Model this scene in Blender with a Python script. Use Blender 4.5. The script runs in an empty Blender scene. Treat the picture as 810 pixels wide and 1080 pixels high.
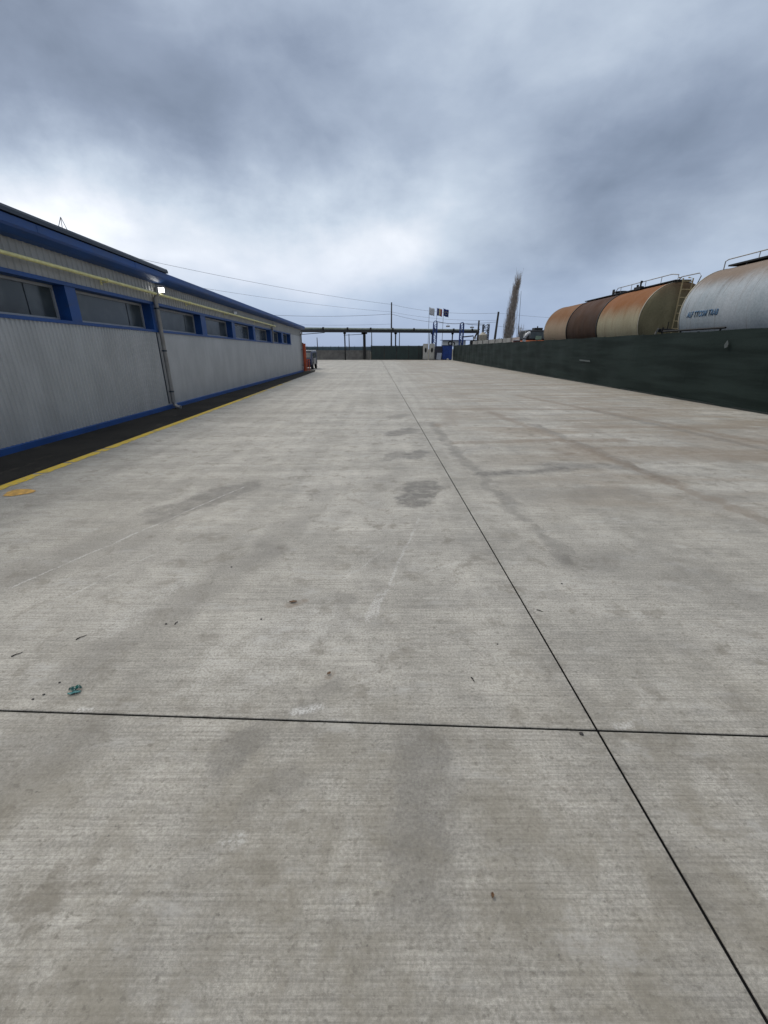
import bpy, bmesh, math, random
from mathutils import Vector, Matrix
R = math.radians
random.seed(7)
scn = bpy.context.scene
col = scn.collection

# ------------------------------------------------------------------ helpers
def s2l(c):
    c /= 255.0
    return c / 12.92 if c <= 0.04045 else ((c + 0.055) / 1.055) ** 2.4
def rgb(r, g, b): return (s2l(r), s2l(g), s2l(b), 1.0)

class NT:
    """small node-tree writer"""
    def __init__(s, tree):
        s.t = tree; s.n = tree.nodes; s.l = tree.links
    def node(s, typ, **kw):
        n = s.n.new(typ)
        for k, v in kw.items(): setattr(n, k, v)
        return n
    def put(s, sock, v):
        if hasattr(v, 'is_output') or isinstance(v, bpy.types.NodeSocket): s.l.new(v, sock)
        else: sock.default_value = v
    def math(s, op, a, b=None, c=None, clamp=False):
        n = s.node('ShaderNodeMath', operation=op, use_clamp=clamp)
        s.put(n.inputs[0], a)
        if b is not None: s.put(n.inputs[1], b)
        if c is not None: s.put(n.inputs[2], c)
        return n.outputs[0]
    def vmath(s, op, a, b=None, out=0):
        n = s.node('ShaderNodeVectorMath', operation=op)
        s.put(n.inputs[0], a)
        if b is not None: s.put(n.inputs[1], b)
        return n.outputs['Value'] if op in ('DOT_PRODUCT', 'LENGTH', 'DISTANCE') else n.outputs[0]
    def noise(s, vec, scale, detail=3, rough=0.5, dist=0.0):
        n = s.node('ShaderNodeTexNoise')
        s.put(n.inputs['Vector'], vec); n.inputs['Scale'].default_value = scale
        n.inputs['Detail'].default_value = detail; n.inputs['Roughness'].default_value = rough
        n.inputs['Distortion'].default_value = dist
        return n.outputs['Fac']
    def scale(s, vec, x, y, z):
        return s.vmath('MULTIPLY', vec, (x, y, z))
    def step(s, v, a, b, lo=0.0, hi=1.0):
        n = s.node('ShaderNodeMapRange', interpolation_type='SMOOTHSTEP')
        s.put(n.inputs['Value'], v)
        n.inputs['From Min'].default_value = a; n.inputs['From Max'].default_value = b
        n.inputs['To Min'].default_value = lo; n.inputs['To Max'].default_value = hi
        return n.outputs[0]
    def mix(s, f, a, b, mode='MIX'):
        n = s.node('ShaderNodeMix', data_type='RGBA', blend_type=mode)
        n.clamp_factor = True
        s.put(n.inputs[0], f); s.put(n.inputs[6], a); s.put(n.inputs[7], b)
        return n.outputs[2]
    def ramp(s, f, stops):
        n = s.node('ShaderNodeValToRGB')
        e = n.color_ramp.elements
        while len(e) < len(stops): e.new(0.5)
        for el, (p, c) in zip(e, stops): el.position = p; el.color = c
        s.put(n.inputs[0], f)
        return n.outputs[0]

def new_mat(name):
    m = bpy.data.materials.new(name); m.use_nodes = True
    nt = NT(m.node_tree); b = nt.n['Principled BSDF']
    return m, nt, b
def mat(name, c, rough=0.6, metal=0.0, var=0.15, vscale=3.0, grime=None, bump=0.0, spec=0.5, stretch=(1, 1, 1)):
    """plain paint / metal / plastic with uneven tone, optional dirt of a second colour"""
    m, nt, b = new_mat(name)
    co = nt.node('ShaderNodeTexCoord').outputs['Object']
    v = nt.scale(co, *stretch)
    n1 = nt.noise(v, vscale, 5, 0.6)
    dark = tuple(x * (1 - var) for x in c[:3]) + (1,)
    lite = tuple(min(1, x * (1 + var)) for x in c[:3]) + (1,)
    cc = nt.mix(nt.step(n1, 0.3, 0.7), dark, lite)
    if grime:
        g = nt.step(nt.noise(v, vscale * 2.3, 6, 0.7), 0.55, 0.75, 0, 0.7)
        cc = nt.mix(g, cc, grime)
    nt.put(b.inputs['Base Color'], cc)
    nt.put(b.inputs['Roughness'], nt.step(n1, 0.2, 0.8, max(0, rough - .08), min(1, rough + .08)))
    b.inputs['Metallic'].default_value = metal
    b.inputs['Specular IOR Level'].default_value = spec
    if bump:
        bp = nt.node('ShaderNodeBump'); bp.inputs['Strength'].default_value = 0.5
        bp.inputs['Distance'].default_value = bump
        nt.put(bp.inputs['Height'], nt.noise(v, vscale * 6, 5, 0.6)); nt.put(b.inputs['Normal'], bp.outputs[0])
    return m

class MB:
    def __init__(s): s.bm = bmesh.new()
    def poly(s, pts):
        vs = [s.bm.verts.new(p) for p in pts]
        return s.bm.faces.new(vs)
    def box(s, x0, x1, y0, y1, z0, z1, M=None):
        P = [(x0,y0,z0),(x1,y0,z0),(x1,y1,z0),(x0,y1,z0),(x0,y0,z1),(x1,y0,z1),(x1,y1,z1),(x0,y1,z1)]
        if M is not None: P = [M @ Vector(p) for p in P]
        v = [s.bm.verts.new(p) for p in P]
        for f in ((3,2,1,0),(4,5,6,7),(0,1,5,4),(1,2,6,5),(2,3,7,6),(3,0,4,7)):
            s.bm.faces.new([v[i] for i in f])
        return s
    def tube(s, pts, r, n=8, cap=True, r2=None):
        pts = [Vector(p) for p in pts]; rings = []
        N = len(pts)
        for i, p in enumerate(pts):
            d = (pts[min(i+1, N-1)] - pts[max(i-1, 0)]).normalized()
            up = Vector((0,0,1)) if abs(d.z) < .9 else Vector((0,1,0))
            a = d.cross(up).normalized(); b = d.cross(a).normalized()
            rr = r if r2 is None else r + (r2 - r) * i / max(1, N-1)
            rings.append([s.bm.verts.new(p + (a*math.cos(t) + b*math.sin(t))*rr) for t in [2*math.pi*k/n for k in range(n)]])
        for A, B in zip(rings, rings[1:]):
            for k in range(n):
                s.bm.faces.new((A[k], A[(k+1)%n], B[(k+1)%n], B[k]))
        if cap and n > 2:
            s.bm.faces.new(rings[0][::-1]); s.bm.faces.new(rings[-1])
        return s
    def lathe(s, prof, o, axis='Y', n=64, a0=0, a1=2*math.pi):
        """prof: list of (along, radius)"""
        rings = []
        full = abs(a1-a0-2*math.pi) < 1e-6
        K = n if full else n+1
        for al, r in prof:
            ring = []
            for k in range(K):
                t = a0 + (a1-a0)*k/n
                if axis == 'Y': p = (o[0]+r*math.cos(t), o[1]+al, o[2]+r*math.sin(t))
                else: p = (o[0]+r*math.cos(t), o[1]+r*math.sin(t), o[2]+al)
                ring.append(s.bm.verts.new(p))
            rings.append(ring)
        for A, B in zip(rings, rings[1:]):
            for k in range(K if full else K-1):
                s.bm.faces.new((A[k], A[(k+1)%K], B[(k+1)%K], B[k]))
        return s
    def prism(s, prof, y0, y1, taper=None):
        """prof (x,z) polygon extruded along Y; taper(z,y) maps heights"""
        f = taper or (lambda z, y: z)
        A = [s.bm.verts.new((x, y0, f(z, y0))) for x, z in prof]
        B = [s.bm.verts.new((x, y1, f(z, y1))) for x, z in prof]
        n = len(prof)
        for k in range(n): s.bm.faces.new((A[k], A[(k+1)%n], B[(k+1)%n], B[k]))
        s.bm.faces.new(A[::-1]); s.bm.faces.new(B)
        return s
    def build(s, name, m, parent=None, smooth=False, bevel=0, loc=None):
        bmesh.ops.recalc_face_normals(s.bm, faces=s.bm.faces)
        me = bpy.data.meshes.new(name); s.bm.to_mesh(me); s.bm.free()
        me.materials.append(m)
        if smooth:
            for p in me.polygons: p.use_smooth = True
        o = bpy.data.objects.new(name, me); col.objects.link(o)
        if parent is not None: o.parent = parent
        if loc is not None: o.location = loc
        if bevel:
            b = o.modifiers.new('bevel', 'BEVEL'); b.width = bevel; b.segments = 2; b.limit_method = 'ANGLE'
        if smooth:
            me.shade_smooth() if hasattr(me, 'shade_smooth') else None
        return o
def tag(o, label, cat, group=None):
    o['label'] = label; o['category'] = cat
    if group: o['group'] = group
    return o
def thing(name, label, cat, loc=(0,0,0), rz=0, group=None):
    o = bpy.data.objects.new(name, None); col.objects.link(o)
    o.location = loc; o.rotation_euler = (0, 0, rz); o.empty_display_size = .2
    return tag(o, label, cat, group)
def struct(o, kind='structure'): o['kind'] = kind; return o
def children(o): return [c for c in bpy.data.objects if c.parent == o]
def copy_tree(o, parent=None):
    kids = children(o)
    c = o.copy(); col.objects.link(c); c.parent = parent
    for k in kids: copy_tree(k, c)
    return c
def flat_shade_auto(o, ang=35):
    me = o.data
    bm = bmesh.new(); bm.from_mesh(me)
    for e in bm.edges: e.smooth = e.calc_face_angle(0) < R(ang)
    for f in bm.faces: f.smooth = True
    bm.to_mesh(me); bm.free()
    return o

# ------------------------------------------------------------------ camera
H = 1.6
PITCH = math.atan(172/440.0)
cam = bpy.data.cameras.new('camera'); co = bpy.data.objects.new('camera', cam); col.objects.link(co)
cam.sensor_fit = 'VERTICAL'; cam.sensor_height = 36; cam.lens = 440/1080*36
cam.clip_start = 0.05; cam.clip_end = 6000
co.location = (0, 0, H); co.rotation_euler = (R(90) - PITCH, 0, 0)
scn.camera = co

# ------------------------------------------------------------------ light and sky
SUN_EL, SUN_AZ = 48, -40          # azimuth from +Y towards +X
def dirv(az, el): return Vector((math.sin(R(az))*math.cos(R(el)), math.cos(R(az))*math.cos(R(el)), math.sin(R(el))))
sd = dirv(SUN_AZ, SUN_EL)
sl = bpy.data.lights.new('sun', 'SUN'); sl.energy = 1.25; sl.angle = R(25); sl.color = (1, .93, .83)
so = bpy.data.objects.new('sun', sl); col.objects.link(so); so.rotation_euler = sd.to_track_quat('Z', 'Y').to_euler()

w = bpy.data.worlds.new('World'); scn.world = w; w.use_nodes = True
nt = NT(w.node_tree); bg = nt.n['Background']
D = nt.vmath('NORMALIZE', nt.node('ShaderNodeTexCoord').outputs['Generated'])
sky = nt.node('ShaderNodeTexSky', sky_type='NISHITA', sun_disc=False)
sky.sun_elevation = R(SUN_EL); sky.sun_rotation = R(SUN_AZ)
def skydir(az, el): return tuple(dirv(az, el))
sep = nt.node('ShaderNodeSeparateXYZ'); nt.put(sep.inputs[0], D)
dz = nt.math('MAXIMUM', sep.outputs[2], 0.0)
inv = nt.math('DIVIDE', 1.0, nt.math('ADD', dz, 0.45))
pl = nt.node('ShaderNodeCombineXYZ')
nt.put(pl.inputs[0], nt.math('MULTIPLY', sep.outputs[0], inv)); nt.put(pl.inputs[1], nt.math('MULTIPLY', sep.outputs[1], inv))
PL = pl.outputs[0]
wn = nt.node('ShaderNodeTexNoise'); nt.put(wn.inputs['Vector'], D); wn.inputs['Scale'].default_value = 2.8; wn.inputs['Detail'].default_value = 8
wn.inputs['Roughness'].default_value = .58
off = nt.vmath('SCALE', nt.vmath('SUBTRACT', wn.outputs['Color'], (.5, .5, .5))); off.node.inputs['Scale'].default_value = .26
DW = nt.vmath('NORMALIZE', nt.vmath('ADD', D, off))
# cloud masses, bright and dark: (azimuth, elevation, spread in degrees, amount)
CL = [(-33.7, 25.2, 13, -0.162), (-18.8, 27.6, 13, 0.198), (-0.5, 28.4, 13, 0.163), (14.5, 27.6, 13, 0.053), (30.6, 25.0, 13, -0.095), (-34.7, 19.8, 9.5, -0.279), (-32.0, 17.3, 7, -0.098), (-26.8, 23.7, 9.5, 0.112), (-20.4, 19.0, 7, -0.139), (-19.8, 22.4, 9.5, -0.094), (-7.6, 22.1, 9.5, -0.223), (4.5, 22.9, 9.5, -0.08), (16.0, 23.5, 9.5, 0.036), (28.9, 21.0, 9.5, 0.143), (-36.3, 14.0, 7, 0.101), (-28.9, 14.4, 7, 0.081), (-20.2, 14.6, 7, 0.059), (-10.1, 16.1, 7, -0.104), (-0.5, 17.1, 7, -0.043), (10.0, 16.9, 7, -0.068), (19.9, 16.2, 7, -0.04), (27.3, 14.6, 7, -0.201), (36.4, 12.6, 7, -0.147), (-33.3, 12.0, 7, 0.345), (-27.0, 11.6, 7, 0.101), (-20.0, 9.6, 7, 0.061), (-11.6, 10.9, 7, 0.324), (-3.4, 10.6, 7, 0.25), (6.1, 12.0, 7, 0.143), (16.7, 11.5, 7, 0.06), (24.5, 11.0, 7, -0.101), (31.7, 9.1, 7, 0.28), (-8.8, 4.1, 7, -0.181), (5.2, 5.2, 7, -0.046), (20.7, 4.9, 7, -0.002), (-27.9, 2.7, 16, -0.068), (-46.2, 9.7, 16, 0.192), (45.7, 9.8, 16, 0.042)]
b = None
base = nt.ramp(sep.outputs[2], [(0.0, (.60,)*3+(1,)), (.92, (.60,)*3+(1,)), (1, (.60,)*3+(1,))])
b = nt.node('ShaderNodeSeparateColor'); nt.put(b.inputs[0], base); b = b.outputs[0]
for az, el, sg, am in CL:
    dt = nt.math('MAXIMUM', nt.vmath('DOT_PRODUCT', DW, skydir(az, el)), 0.0)
    b = nt.math('MULTIPLY_ADD', nt.math('POWER', dt, 1/math.radians(sg)**2), am, b)
# unseen sky: dimmed behind the camera, overhead gain added to light the ground
back = nt.step(sep.outputs[1], 0.35, -0.5)
b = nt.math('MULTIPLY_ADD', back, -.06, b)
top = nt.step(nt.math('MULTIPLY_ADD', sep.outputs[1], -.35, sep.outputs[2]), .85, 1.05)
n1 = nt.noise(PL, 2.4, 6, .50, .2); n2 = nt.noise(nt.scale(D, 2.2, 2.2, 5), 2.0, 6, .55)
b = nt.math('ADD', b, nt.math('MULTIPLY', nt.math('SUBTRACT', n1, .5), .10))
b = nt.math('ADD', b, nt.math('MULTIPLY', nt.math('SUBTRACT', n2, .5), .15))
n3 = nt.noise(nt.scale(D, 1, 1, 2.0), 5.5, 5, .5, .3)
b = nt.math('ADD', b, nt.math('MULTIPLY', nt.math('SUBTRACT', n3, .5), .20))
cc = nt.ramp(b, [(0.30, rgb(66, 77, 94)), (.45, rgb(101, 113, 131)), (.55, rgb(127, 139, 158)), (.65, rgb(154, 166, 183)), (.75, rgb(182, 193, 206)), (.85, rgb(212, 217, 225)), (.95, rgb(240, 243, 248)), (1.0, rgb(254, 255, 255))])
# thin blue air low over the horizon
low = nt.step(sep.outputs[2], 0.22, 0.0)
cc = nt.mix(nt.math('MULTIPLY', low, .68), cc, rgb(142, 161, 194))
cc = nt.mix(nt.math('MULTIPLY', top, .8), cc, (.66, .63, .58, 1))
cc10 = nt.vmath('SCALE', cc); cc10.node.inputs['Scale'].default_value = 10.0
gain = nt.math('MULTIPLY_ADD', nt.step(nt.math('MULTIPLY_ADD', sep.outputs[1], -.35, sep.outputs[2]), .85, 1.05), 2.2, 1.0)  # added overhead brightness, out of view, that lights the yard
ccg = nt.vmath('SCALE', cc10); nt.put(ccg.node.inputs['Scale'], gain)
fin = nt.mix(.94, sky.outputs[0], ccg)
nt.put(bg.inputs['Color'], fin); bg.inputs['Strength'].default_value = 0.1

scn.view_settings.view_transform = 'Standard'; scn.view_settings.look = 'None'
scn.view_settings.exposure = 0.38; scn.view_settings.gamma = 1.0
scn.view_settings.use_curve_mapping = False

# ------------------------------------------------------------------ concrete
def seg_mask(nt, P, a, b, wd, soft, strength):
    """capsule from a to b of half width wd; P is a (warped) position"""
    ax, ay = a; bx, by = b
    d = Vector((bx-ax, by-ay)); L2 = max(d.length_squared, 1e-6)
    ap = nt.vmath('SUBTRACT', P, (ax, ay, 0))
    t = nt.math('DIVIDE', nt.vmath('DOT_PRODUCT', ap, (d.x, d.y, 0)), L2, clamp=True)
    sc = nt.vmath('SCALE', (d.x, d.y, 0)); nt.put(sc.node.inputs['Scale'], t)
    q = nt.vmath('LENGTH', nt.vmath('SUBTRACT', ap, sc))
    return nt.step(q, wd + soft, wd, 0, strength)
cm, nt, bs = new_mat('yard_concrete')
OB = nt.node('ShaderNodeTexCoord').outputs['Object']
P2 = nt.scale(OB, 1, 1, 0)
wn = nt.node('ShaderNodeTexNoise'); nt.put(wn.inputs['Vector'], P2); wn.inputs['Scale'].default_value = 2.6; wn.inputs['Detail'].default_value = 6
wn.inputs['Roughness'].default_value = .68
wof = nt.vmath('SCALE', nt.vmath('SUBTRACT', wn.outputs['Color'], (.5, .5, .5))); wof.node.inputs['Scale'].default_value = .55
PW = nt.scale(nt.vmath('ADD', P2, wof), 1, 1, 0)
wof2 = nt.vmath('SCALE', nt.vmath('SUBTRACT', wn.outputs['Color'], (.5, .5, .5))); wof2.node.inputs['Scale'].default_value = .10
PS = nt.scale(nt.vmath('ADD', P2, wof2), 1, 1, 0)
big = nt.noise(P2, .38, 5, .6, .4)
mid = nt.noise(P2, 1.9, 6, .62, .2)
sml = nt.noise(P2, 9, 5, .65)
fine = nt.noise(P2, 85, 4, .7)
grain = nt.noise(P2, 420, 2, .6)
broom = nt.noise(nt.scale(P2, 1.6, 95, 1), 1.0, 4, .7, .12)
broom2 = nt.noise(nt.scale(P2, .8, 260, 1), 1.0, 3, .7, .1)
band = nt.noise(nt.scale(P2, .22, 1.7, 1), 1.0, 6, .62, .3)          # transverse dirt and laitance bands
tyre = nt.noise(nt.scale(P2, 2.6, .10, 1), 1.0, 5, .55, .25)         # lengthwise traffic tracks
base = nt.mix(nt.step(big, .3, .7), (.335, .317, .275, 1), (.42, .40, .354, 1))
def mul(c, f, lo, hi, a, b2):
    k = nt.step(f, lo, hi, a, b2)
    n = nt.vmath('SCALE', c); nt.put(n.node.inputs['Scale'], k); return n
c = mul(base, mid, .3, .7, .88, 1.09)
c = mul(c, sml, .32, .68, .91, 1.07)
c = mul(c, band, .35, .65, .87, 1.10)
c = mul(c, tyre, .3, .7, .90, 1.08)
c = mul(c, broom, .36, .64, .83, 1.12)
c = mul(c, broom2, .25, .75, .93, 1.06)
c = mul(c, fine, .32, .68, .75, 1.19)
c = mul(c, grain, .3, .7, .85, 1.13)
# warm dirt over right bay and near ground; near part also paints in shade
sx = nt.node('ShaderNodeSeparateXYZ'); nt.put(sx.inputs[0], PW)
rt = nt.math('MULTIPLY', nt.step(sx.outputs[0], .8, 3.0), nt.step(nt.noise(nt.scale(P2, .35, 1.3, 1), 1.0, 7, .68, .5), .38, .64, 0, .85))
c = nt.mix(nt.math('MULTIPLY', rt, nt.step(sx.outputs[1], 3.2, 5)), c, (.245, .208, .160, 1))
c = nt.mix(nt.math('MULTIPLY', nt.step(sx.outputs[1], 2.4, .7), nt.step(nt.noise(P2, 3.1, 7, .68, .3), .38, .66, .1, .72)), c, (.192, .172, .130, 1))  # olive mottling that doubles as painted shade near the camera
spot = nt.step(nt.noise(P2, 4.2, 8, .72, .3), .53, .63, 0, .55)
c = nt.mix(nt.math('MULTIPLY', spot, nt.step(big, .35, .6, .35, 1)), c, (.150, .132, .100, 1))
pale = nt.step(nt.noise(nt.scale(P2, .8, 1.6, 1), 3.0, 8, .70, .2), .54, .70, 0, .42)
c = nt.mix(pale, c, (.46, .45, .42, 1))
stk = nt.step(nt.noise(nt.scale(P2, .45, 4.0, 1), 1.3, 7, .72, .2), .60, .68, 0, .55)
c = nt.mix(nt.math('MULTIPLY', stk, nt.step(sx.outputs[1], 3, 9, .25, 1)), c, (.19, .175, .145, 1))
spk = nt.step(nt.noise(nt.scale(P2, .7, 1, 1), 40, 5, .75), .54, .66, 0, .6)
c = nt.mix(spk, c, (.135, .122, .098, 1))
spk2 = nt.step(nt.noise(nt.scale(P2, .5, 1, 1), 54, 5, .75, .2), .56, .72, 0, .25)
c = nt.mix(spk2, c, (.47, .455, .42, 1))
# stains: (a, b, half width, softness, strength) in metres
dark = (.098, .092, .082, 1)
for a, b2, wd, sf, st in [((.33, 4.45), (.50, 4.95), .17, .12, .85), ((.40, 6.5), (.60, 6.9), .10, .10, .75), ((.02, 6.3), (.25, 6.75), .07, .10, .6), ((.22, 8.4), (.55, 8.9), .14, .14, .75), ((.25, 10.6), (.5, 11.0), .12, .2, .6),
                          ((-2.3, 4.05), (-1.75, 4.9), .16, .14, .70), ((-2.75, 2.9), (-2.3, 3.4), .12, .35, .38), ((-.35, 1.55), (-.3, 1.62), .02, .14, .5),
                          ((1.3, 5.55), (2.6, 5.75), .03, .18, .85), ((2.5, 5.95), (3.6, 5.9), .04, .2, .55), ((1.4, 4.7), (3.0, 4.75), .06, .3, .4), ((1.6, 3.0), (2.3, 2.9), .08, .3, .35),
                          ((-.62, 1.3), (-.55, 1.38), .03, .09, .5), ((.1, .8), (.16, 1.3), .04, .12, .5), ((-.3, 2.1), (-.25, 2.5), .02, .08, .35),
                          ((-1.6, 1.8), (-1.0, 3.2), .04, .2, .30), ((-1.0, 3.2), (-.7, 4.6), .05, .2, .35), ((.02, 5.0), (.2, 5.7), .05, .2, .3),
                          ((-.45, 1.12), (-.37, 1.2), .02, .09, .4), ((-1.7, 1.1), (-1.4, 1.3), .08, .2, .35),
                          ((1.10, 9.8), (1.25, 5.8), .03, .12, .6), ((1.28, 5.6), (1.40, 3.9), .02, .10, .5), ((1.45, 3.7), (1.50, 3.0), .035, .05, .4), ((3.4, 9.5), (3.7, 5.2), .06, .08, .5), ((5.8, 12), (6.6, 6.5), .06, .1, .5)]:
    c = nt.mix(nt.math('MULTIPLY', seg_mask(nt, PW, a, b2, wd, sf, st), nt.math('MULTIPLY', nt.step(sml, .3, .6, .3, 1), nt.step(broom, .3, .65, .45, 1.15))), c, dark)
brown = (.185, .145, .105, 1)
for a, b2, wd, sf, st in [((2.9, 11.5), (3.7, 5.0), .04, .16, .75), ((3.7, 4.9), (3.9, 3.2), .05, .08, .6), ((4.9, 16), (7.2, 6.5), .05, .18, .75), ((1.3, 7.6), (4.5, 7.8), .05, .15, .7), ((4.0, 9.3), (8.0, 9.1), .06, .2, .6), ((1.2, 12.2), (8.5, 12.0), .05, .2, .6), ((6.0, 8.0), (8.0, 7.2), .3, .5, .5), ((1.9, 12), (1.5, 9.5), .05, .25, .4),
                          ((1.2, 9.6), (1.25, 9.3), .06, .12, .8), ((3.3, 6.8), (6.5, 6.6), .25, .5, .5), ((-.64, 2.38), (-.55, 2.42), .012, .03, .9),
                          ((-.3, 1.72), (-.28, 1.75), .008, .025, .6), ((3.0, 6.7), (3.1, 6.75), .03, .06, .9)]:
    c = nt.mix(nt.math('MULTIPLY', seg_mask(nt, PW if wd > .03 else PS, a, b2, wd, sf, st), nt.math('MULTIPLY', nt.step(sml, .3, .6, .2, 1), nt.step(broom, .3, .65, .4, 1.15))), c, brown)
chalk = (.60, .59, .56, 1)
for a, b2, wd, sf, st in [((-2.7, 2.55), (-1.75, 4.95), .002, .016, .9), ((-2.2, 2.45), (-1.9, 3.2), .002, .014, .6), ((-.08, 2.15), (.35, 3.9), .003, .014, .6),
                          ((-.12, 2.2), (-.02, 2.5), .012, .03, .6), ((-.42, 1.50), (-.30, 1.53), .006, .03, .9), ((.02, 2.6), (.6, 3.0), .002, .015, .35),
                          ((-1.45, 1.51), (-1.30, 1.515), .004, .02, .8), ((1.05, 1.42), (1.2, 1.46), .004, .03, .6), ((-3.6, 4.6), (-3.3, 5.6), .003, .02, .3),
                          ((-.55, .93), (-.50, .95), .01, .03, .6), ((1.9, 9.0), (2.6, 9.0), .02, .05, .4), ((-1.7, 2.1), (-1.5, 2.6), .03, .1, .3),
                          ((-.9, 1.8), (-.4, 2.2), .05, .35, .3), ((-.3, 2.7), (.0, 3.2), .002, .012, .4)]:
    c = nt.mix(nt.math('MULTIPLY', seg_mask(nt, PS if wd < .02 else PW, a, b2, wd, sf, st), nt.math('MULTIPLY', nt.step(fine, .38, .6, .1, .8), nt.step(sml, .4, .58, .15, 1))), c, chalk)
# pits and crumbs
vo = nt.node('ShaderNodeTexVoronoi', feature='F1'); nt.put(vo.inputs['Vector'], P2); vo.inputs['Scale'].default_value = 26
pit = nt.math('MULTIPLY', nt.step(vo.outputs['Distance'], .12, .05), nt.step(nt.noise(P2, 7, 2), .52, .6))
c = nt.mix(nt.math('MULTIPLY', pit, .45), c, (.09, .083, .075, 1))
vo2 = nt.node('ShaderNodeTexVoronoi', feature='F1'); nt.put(vo2.inputs['Vector'], P2); vo2.inputs['Scale'].default_value = 60
pit2 = nt.math('MULTIPLY', nt.step(vo2.outputs['Distance'], .22, .12), nt.step(nt.noise(P2, 5, 3), .5, .6))
c = nt.mix(nt.math('MULTIPLY', pit2, .12), c, (.45, .44, .42, 1))
# dirt collected along the joints
jx = nt.math('ABSOLUTE', nt.math('ADD', sx.outputs[0], nt.math('MULTIPLY_ADD', sx.outputs[1], .0205, -.99)))
wj = nt.math('ABSOLUTE', nt.math('ADD', nt.vmath('DOT_PRODUCT', P2, (1, .0205, 0)), -.99))
wk = nt.math('ABSOLUTE', nt.math('ADD', nt.vmath('DOT_PRODUCT', P2, (.040, 1, 0)), -1.43))
chip = nt.math('MULTIPLY', nt.math('MAXIMUM', nt.step(wj, .024, .008), nt.step(wk, .020, .008)), nt.step(nt.noise(P2, 23, 5, .7), .54, .60))
c = nt.mix(nt.math('MULTIPLY', chip, .35), c, (.07, .066, .06, 1))
jd = nt.math('MULTIPLY', nt.step(jx, .16, .0, 0, .25), nt.step(mid, .4, .6))
c = nt.mix(jd, c, dark)
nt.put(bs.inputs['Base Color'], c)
nt.put(bs.inputs['Roughness'], nt.step(mid, .2, .8, .62, .82))
bs.inputs['Specular IOR Level'].default_value = .45
hh = nt.math('ADD', nt.math('MULTIPLY', broom, .8), nt.math('MULTIPLY', fine, .5))
hh = nt.math('ADD', hh, nt.math('MULTIPLY', grain, .25)); hh = nt.math('ADD', hh, nt.math('MULTIPLY', broom2, .4))
hh = nt.math('SUBTRACT', hh, pit)
bp = nt.node('ShaderNodeBump'); bp.inputs['Strength'].default_value = .65; bp.inputs['Distance'].default_value = .0025
nt.put(bp.inputs['Height'], hh); nt.put(bs.inputs['Normal'], bp.outputs[0])

JX = lambda y: .99 - .0205*y
JY = lambda x: 1.43 - .040*x
g = .0050
m = MB()
XL, XR, YB, YF = -4.78, 11.6, -7.0, 71.5
def slab(p):
    top = [m.bm.verts.new((x, y, 0)) for x, y in p]; bot = [m.bm.verts.new((x, y, -.14)) for x, y in p]
    m.bm.faces.new(top)
    for i in range(len(p)): m.bm.faces.new((top[i], bot[i], bot[(i+1) % len(p)], top[(i+1) % len(p)]))
jI = .99 - .0205*1.39
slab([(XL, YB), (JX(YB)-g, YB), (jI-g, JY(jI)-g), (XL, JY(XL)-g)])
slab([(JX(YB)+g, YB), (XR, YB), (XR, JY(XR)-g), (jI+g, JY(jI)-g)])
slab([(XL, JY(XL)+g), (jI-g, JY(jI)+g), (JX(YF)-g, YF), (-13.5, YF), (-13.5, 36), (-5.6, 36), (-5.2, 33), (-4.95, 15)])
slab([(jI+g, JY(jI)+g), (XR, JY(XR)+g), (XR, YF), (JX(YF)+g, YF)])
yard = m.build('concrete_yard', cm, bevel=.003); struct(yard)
seal = mat('joint_sealant', (.004, .004, .004, 1), .9, vscale=20, spec=.1)
m = MB()
def strip(x0, y0, x1, y1, hw, z0, z1):
    d = Vector((x1-x0, y1-y0)).normalized(); n = Vector((-d.y, d.x))*hw
    b = [m.bm.verts.new((x, y, z1)) for x, y in ((x0+n.x, y0+n.y), (x0-n.x, y0-n.y), (x1-n.x, y1-n.y), (x1+n.x, y1+n.y))]
    m.bm.faces.new(b)
strip(JX(YB), YB, JX(YF), YF, .02, -.02, -.004)
strip(XL, JY(XL), XR, JY(XR), .02, -.02, -.0052)
struct(m.build('expansion_joint_filler', seal))

# ------------------------------------------------------------------ other ground
tm, nt, bs = new_mat('far_ground')
OBt = nt.node('ShaderNodeTexCoord').outputs['Object']
nt.put(bs.inputs['Base Color'], nt.mix(nt.step(nt.noise(OBt, .05, 6, .6), .4, .6), (.085, .085, .045, 1), (.12, .10, .07, 1)))
bs.inputs['Roughness'].default_value = .95
m = MB(); m.poly([(-3000, -60, -.16), (3000, -60, -.16), (3000, 3500, -.16), (-3000, 3500, -.16)])
struct(m.build('terrain', tm))
gm, nt, bs = new_mat('gravel_ground')
OBt = nt.node('ShaderNodeTexCoord').outputs['Object']
cg = nt.mix(nt.step(nt.noise(OBt, 2, 6, .7), .35, .65), (.10, .092, .08, 1), (.19, .175, .155, 1))
nt.put(bs.inputs['Base Color'], nt.mix(nt.step(nt.noise(OBt, 40, 3, .7), .4, .6, 0, .5), cg, (.07, .065, .06, 1)))
bs.inputs['Roughness'].default_value = .95
m = MB(); m.poly([(11.6, -10, -.10), (45, -10, -.10), (45, 95, -.10), (11.6, 95, -.10)])
struct(m.build('gravel_ground', gm))
am, nt, bs = new_mat('asphalt')
OBt = nt.node('ShaderNodeTexCoord').outputs['Object']
ca = nt.mix(nt.step(nt.noise(OBt, .9, 6, .65, .4), .3, .7), (.014, .0135, .012, 1), (.030, .028, .024, 1))
ca = nt.mix(nt.step(nt.noise(OBt, 90, 3, .7), .45, .7, 0, .5), ca, (.06, .055, .048, 1))
ca = nt.mix(nt.step(nt.noise(nt.scale(OBt, 1, .4, 1), 3.2, 6, .7), .58, .72, 0, .6), ca, (.075, .067, .052, 1))
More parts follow.
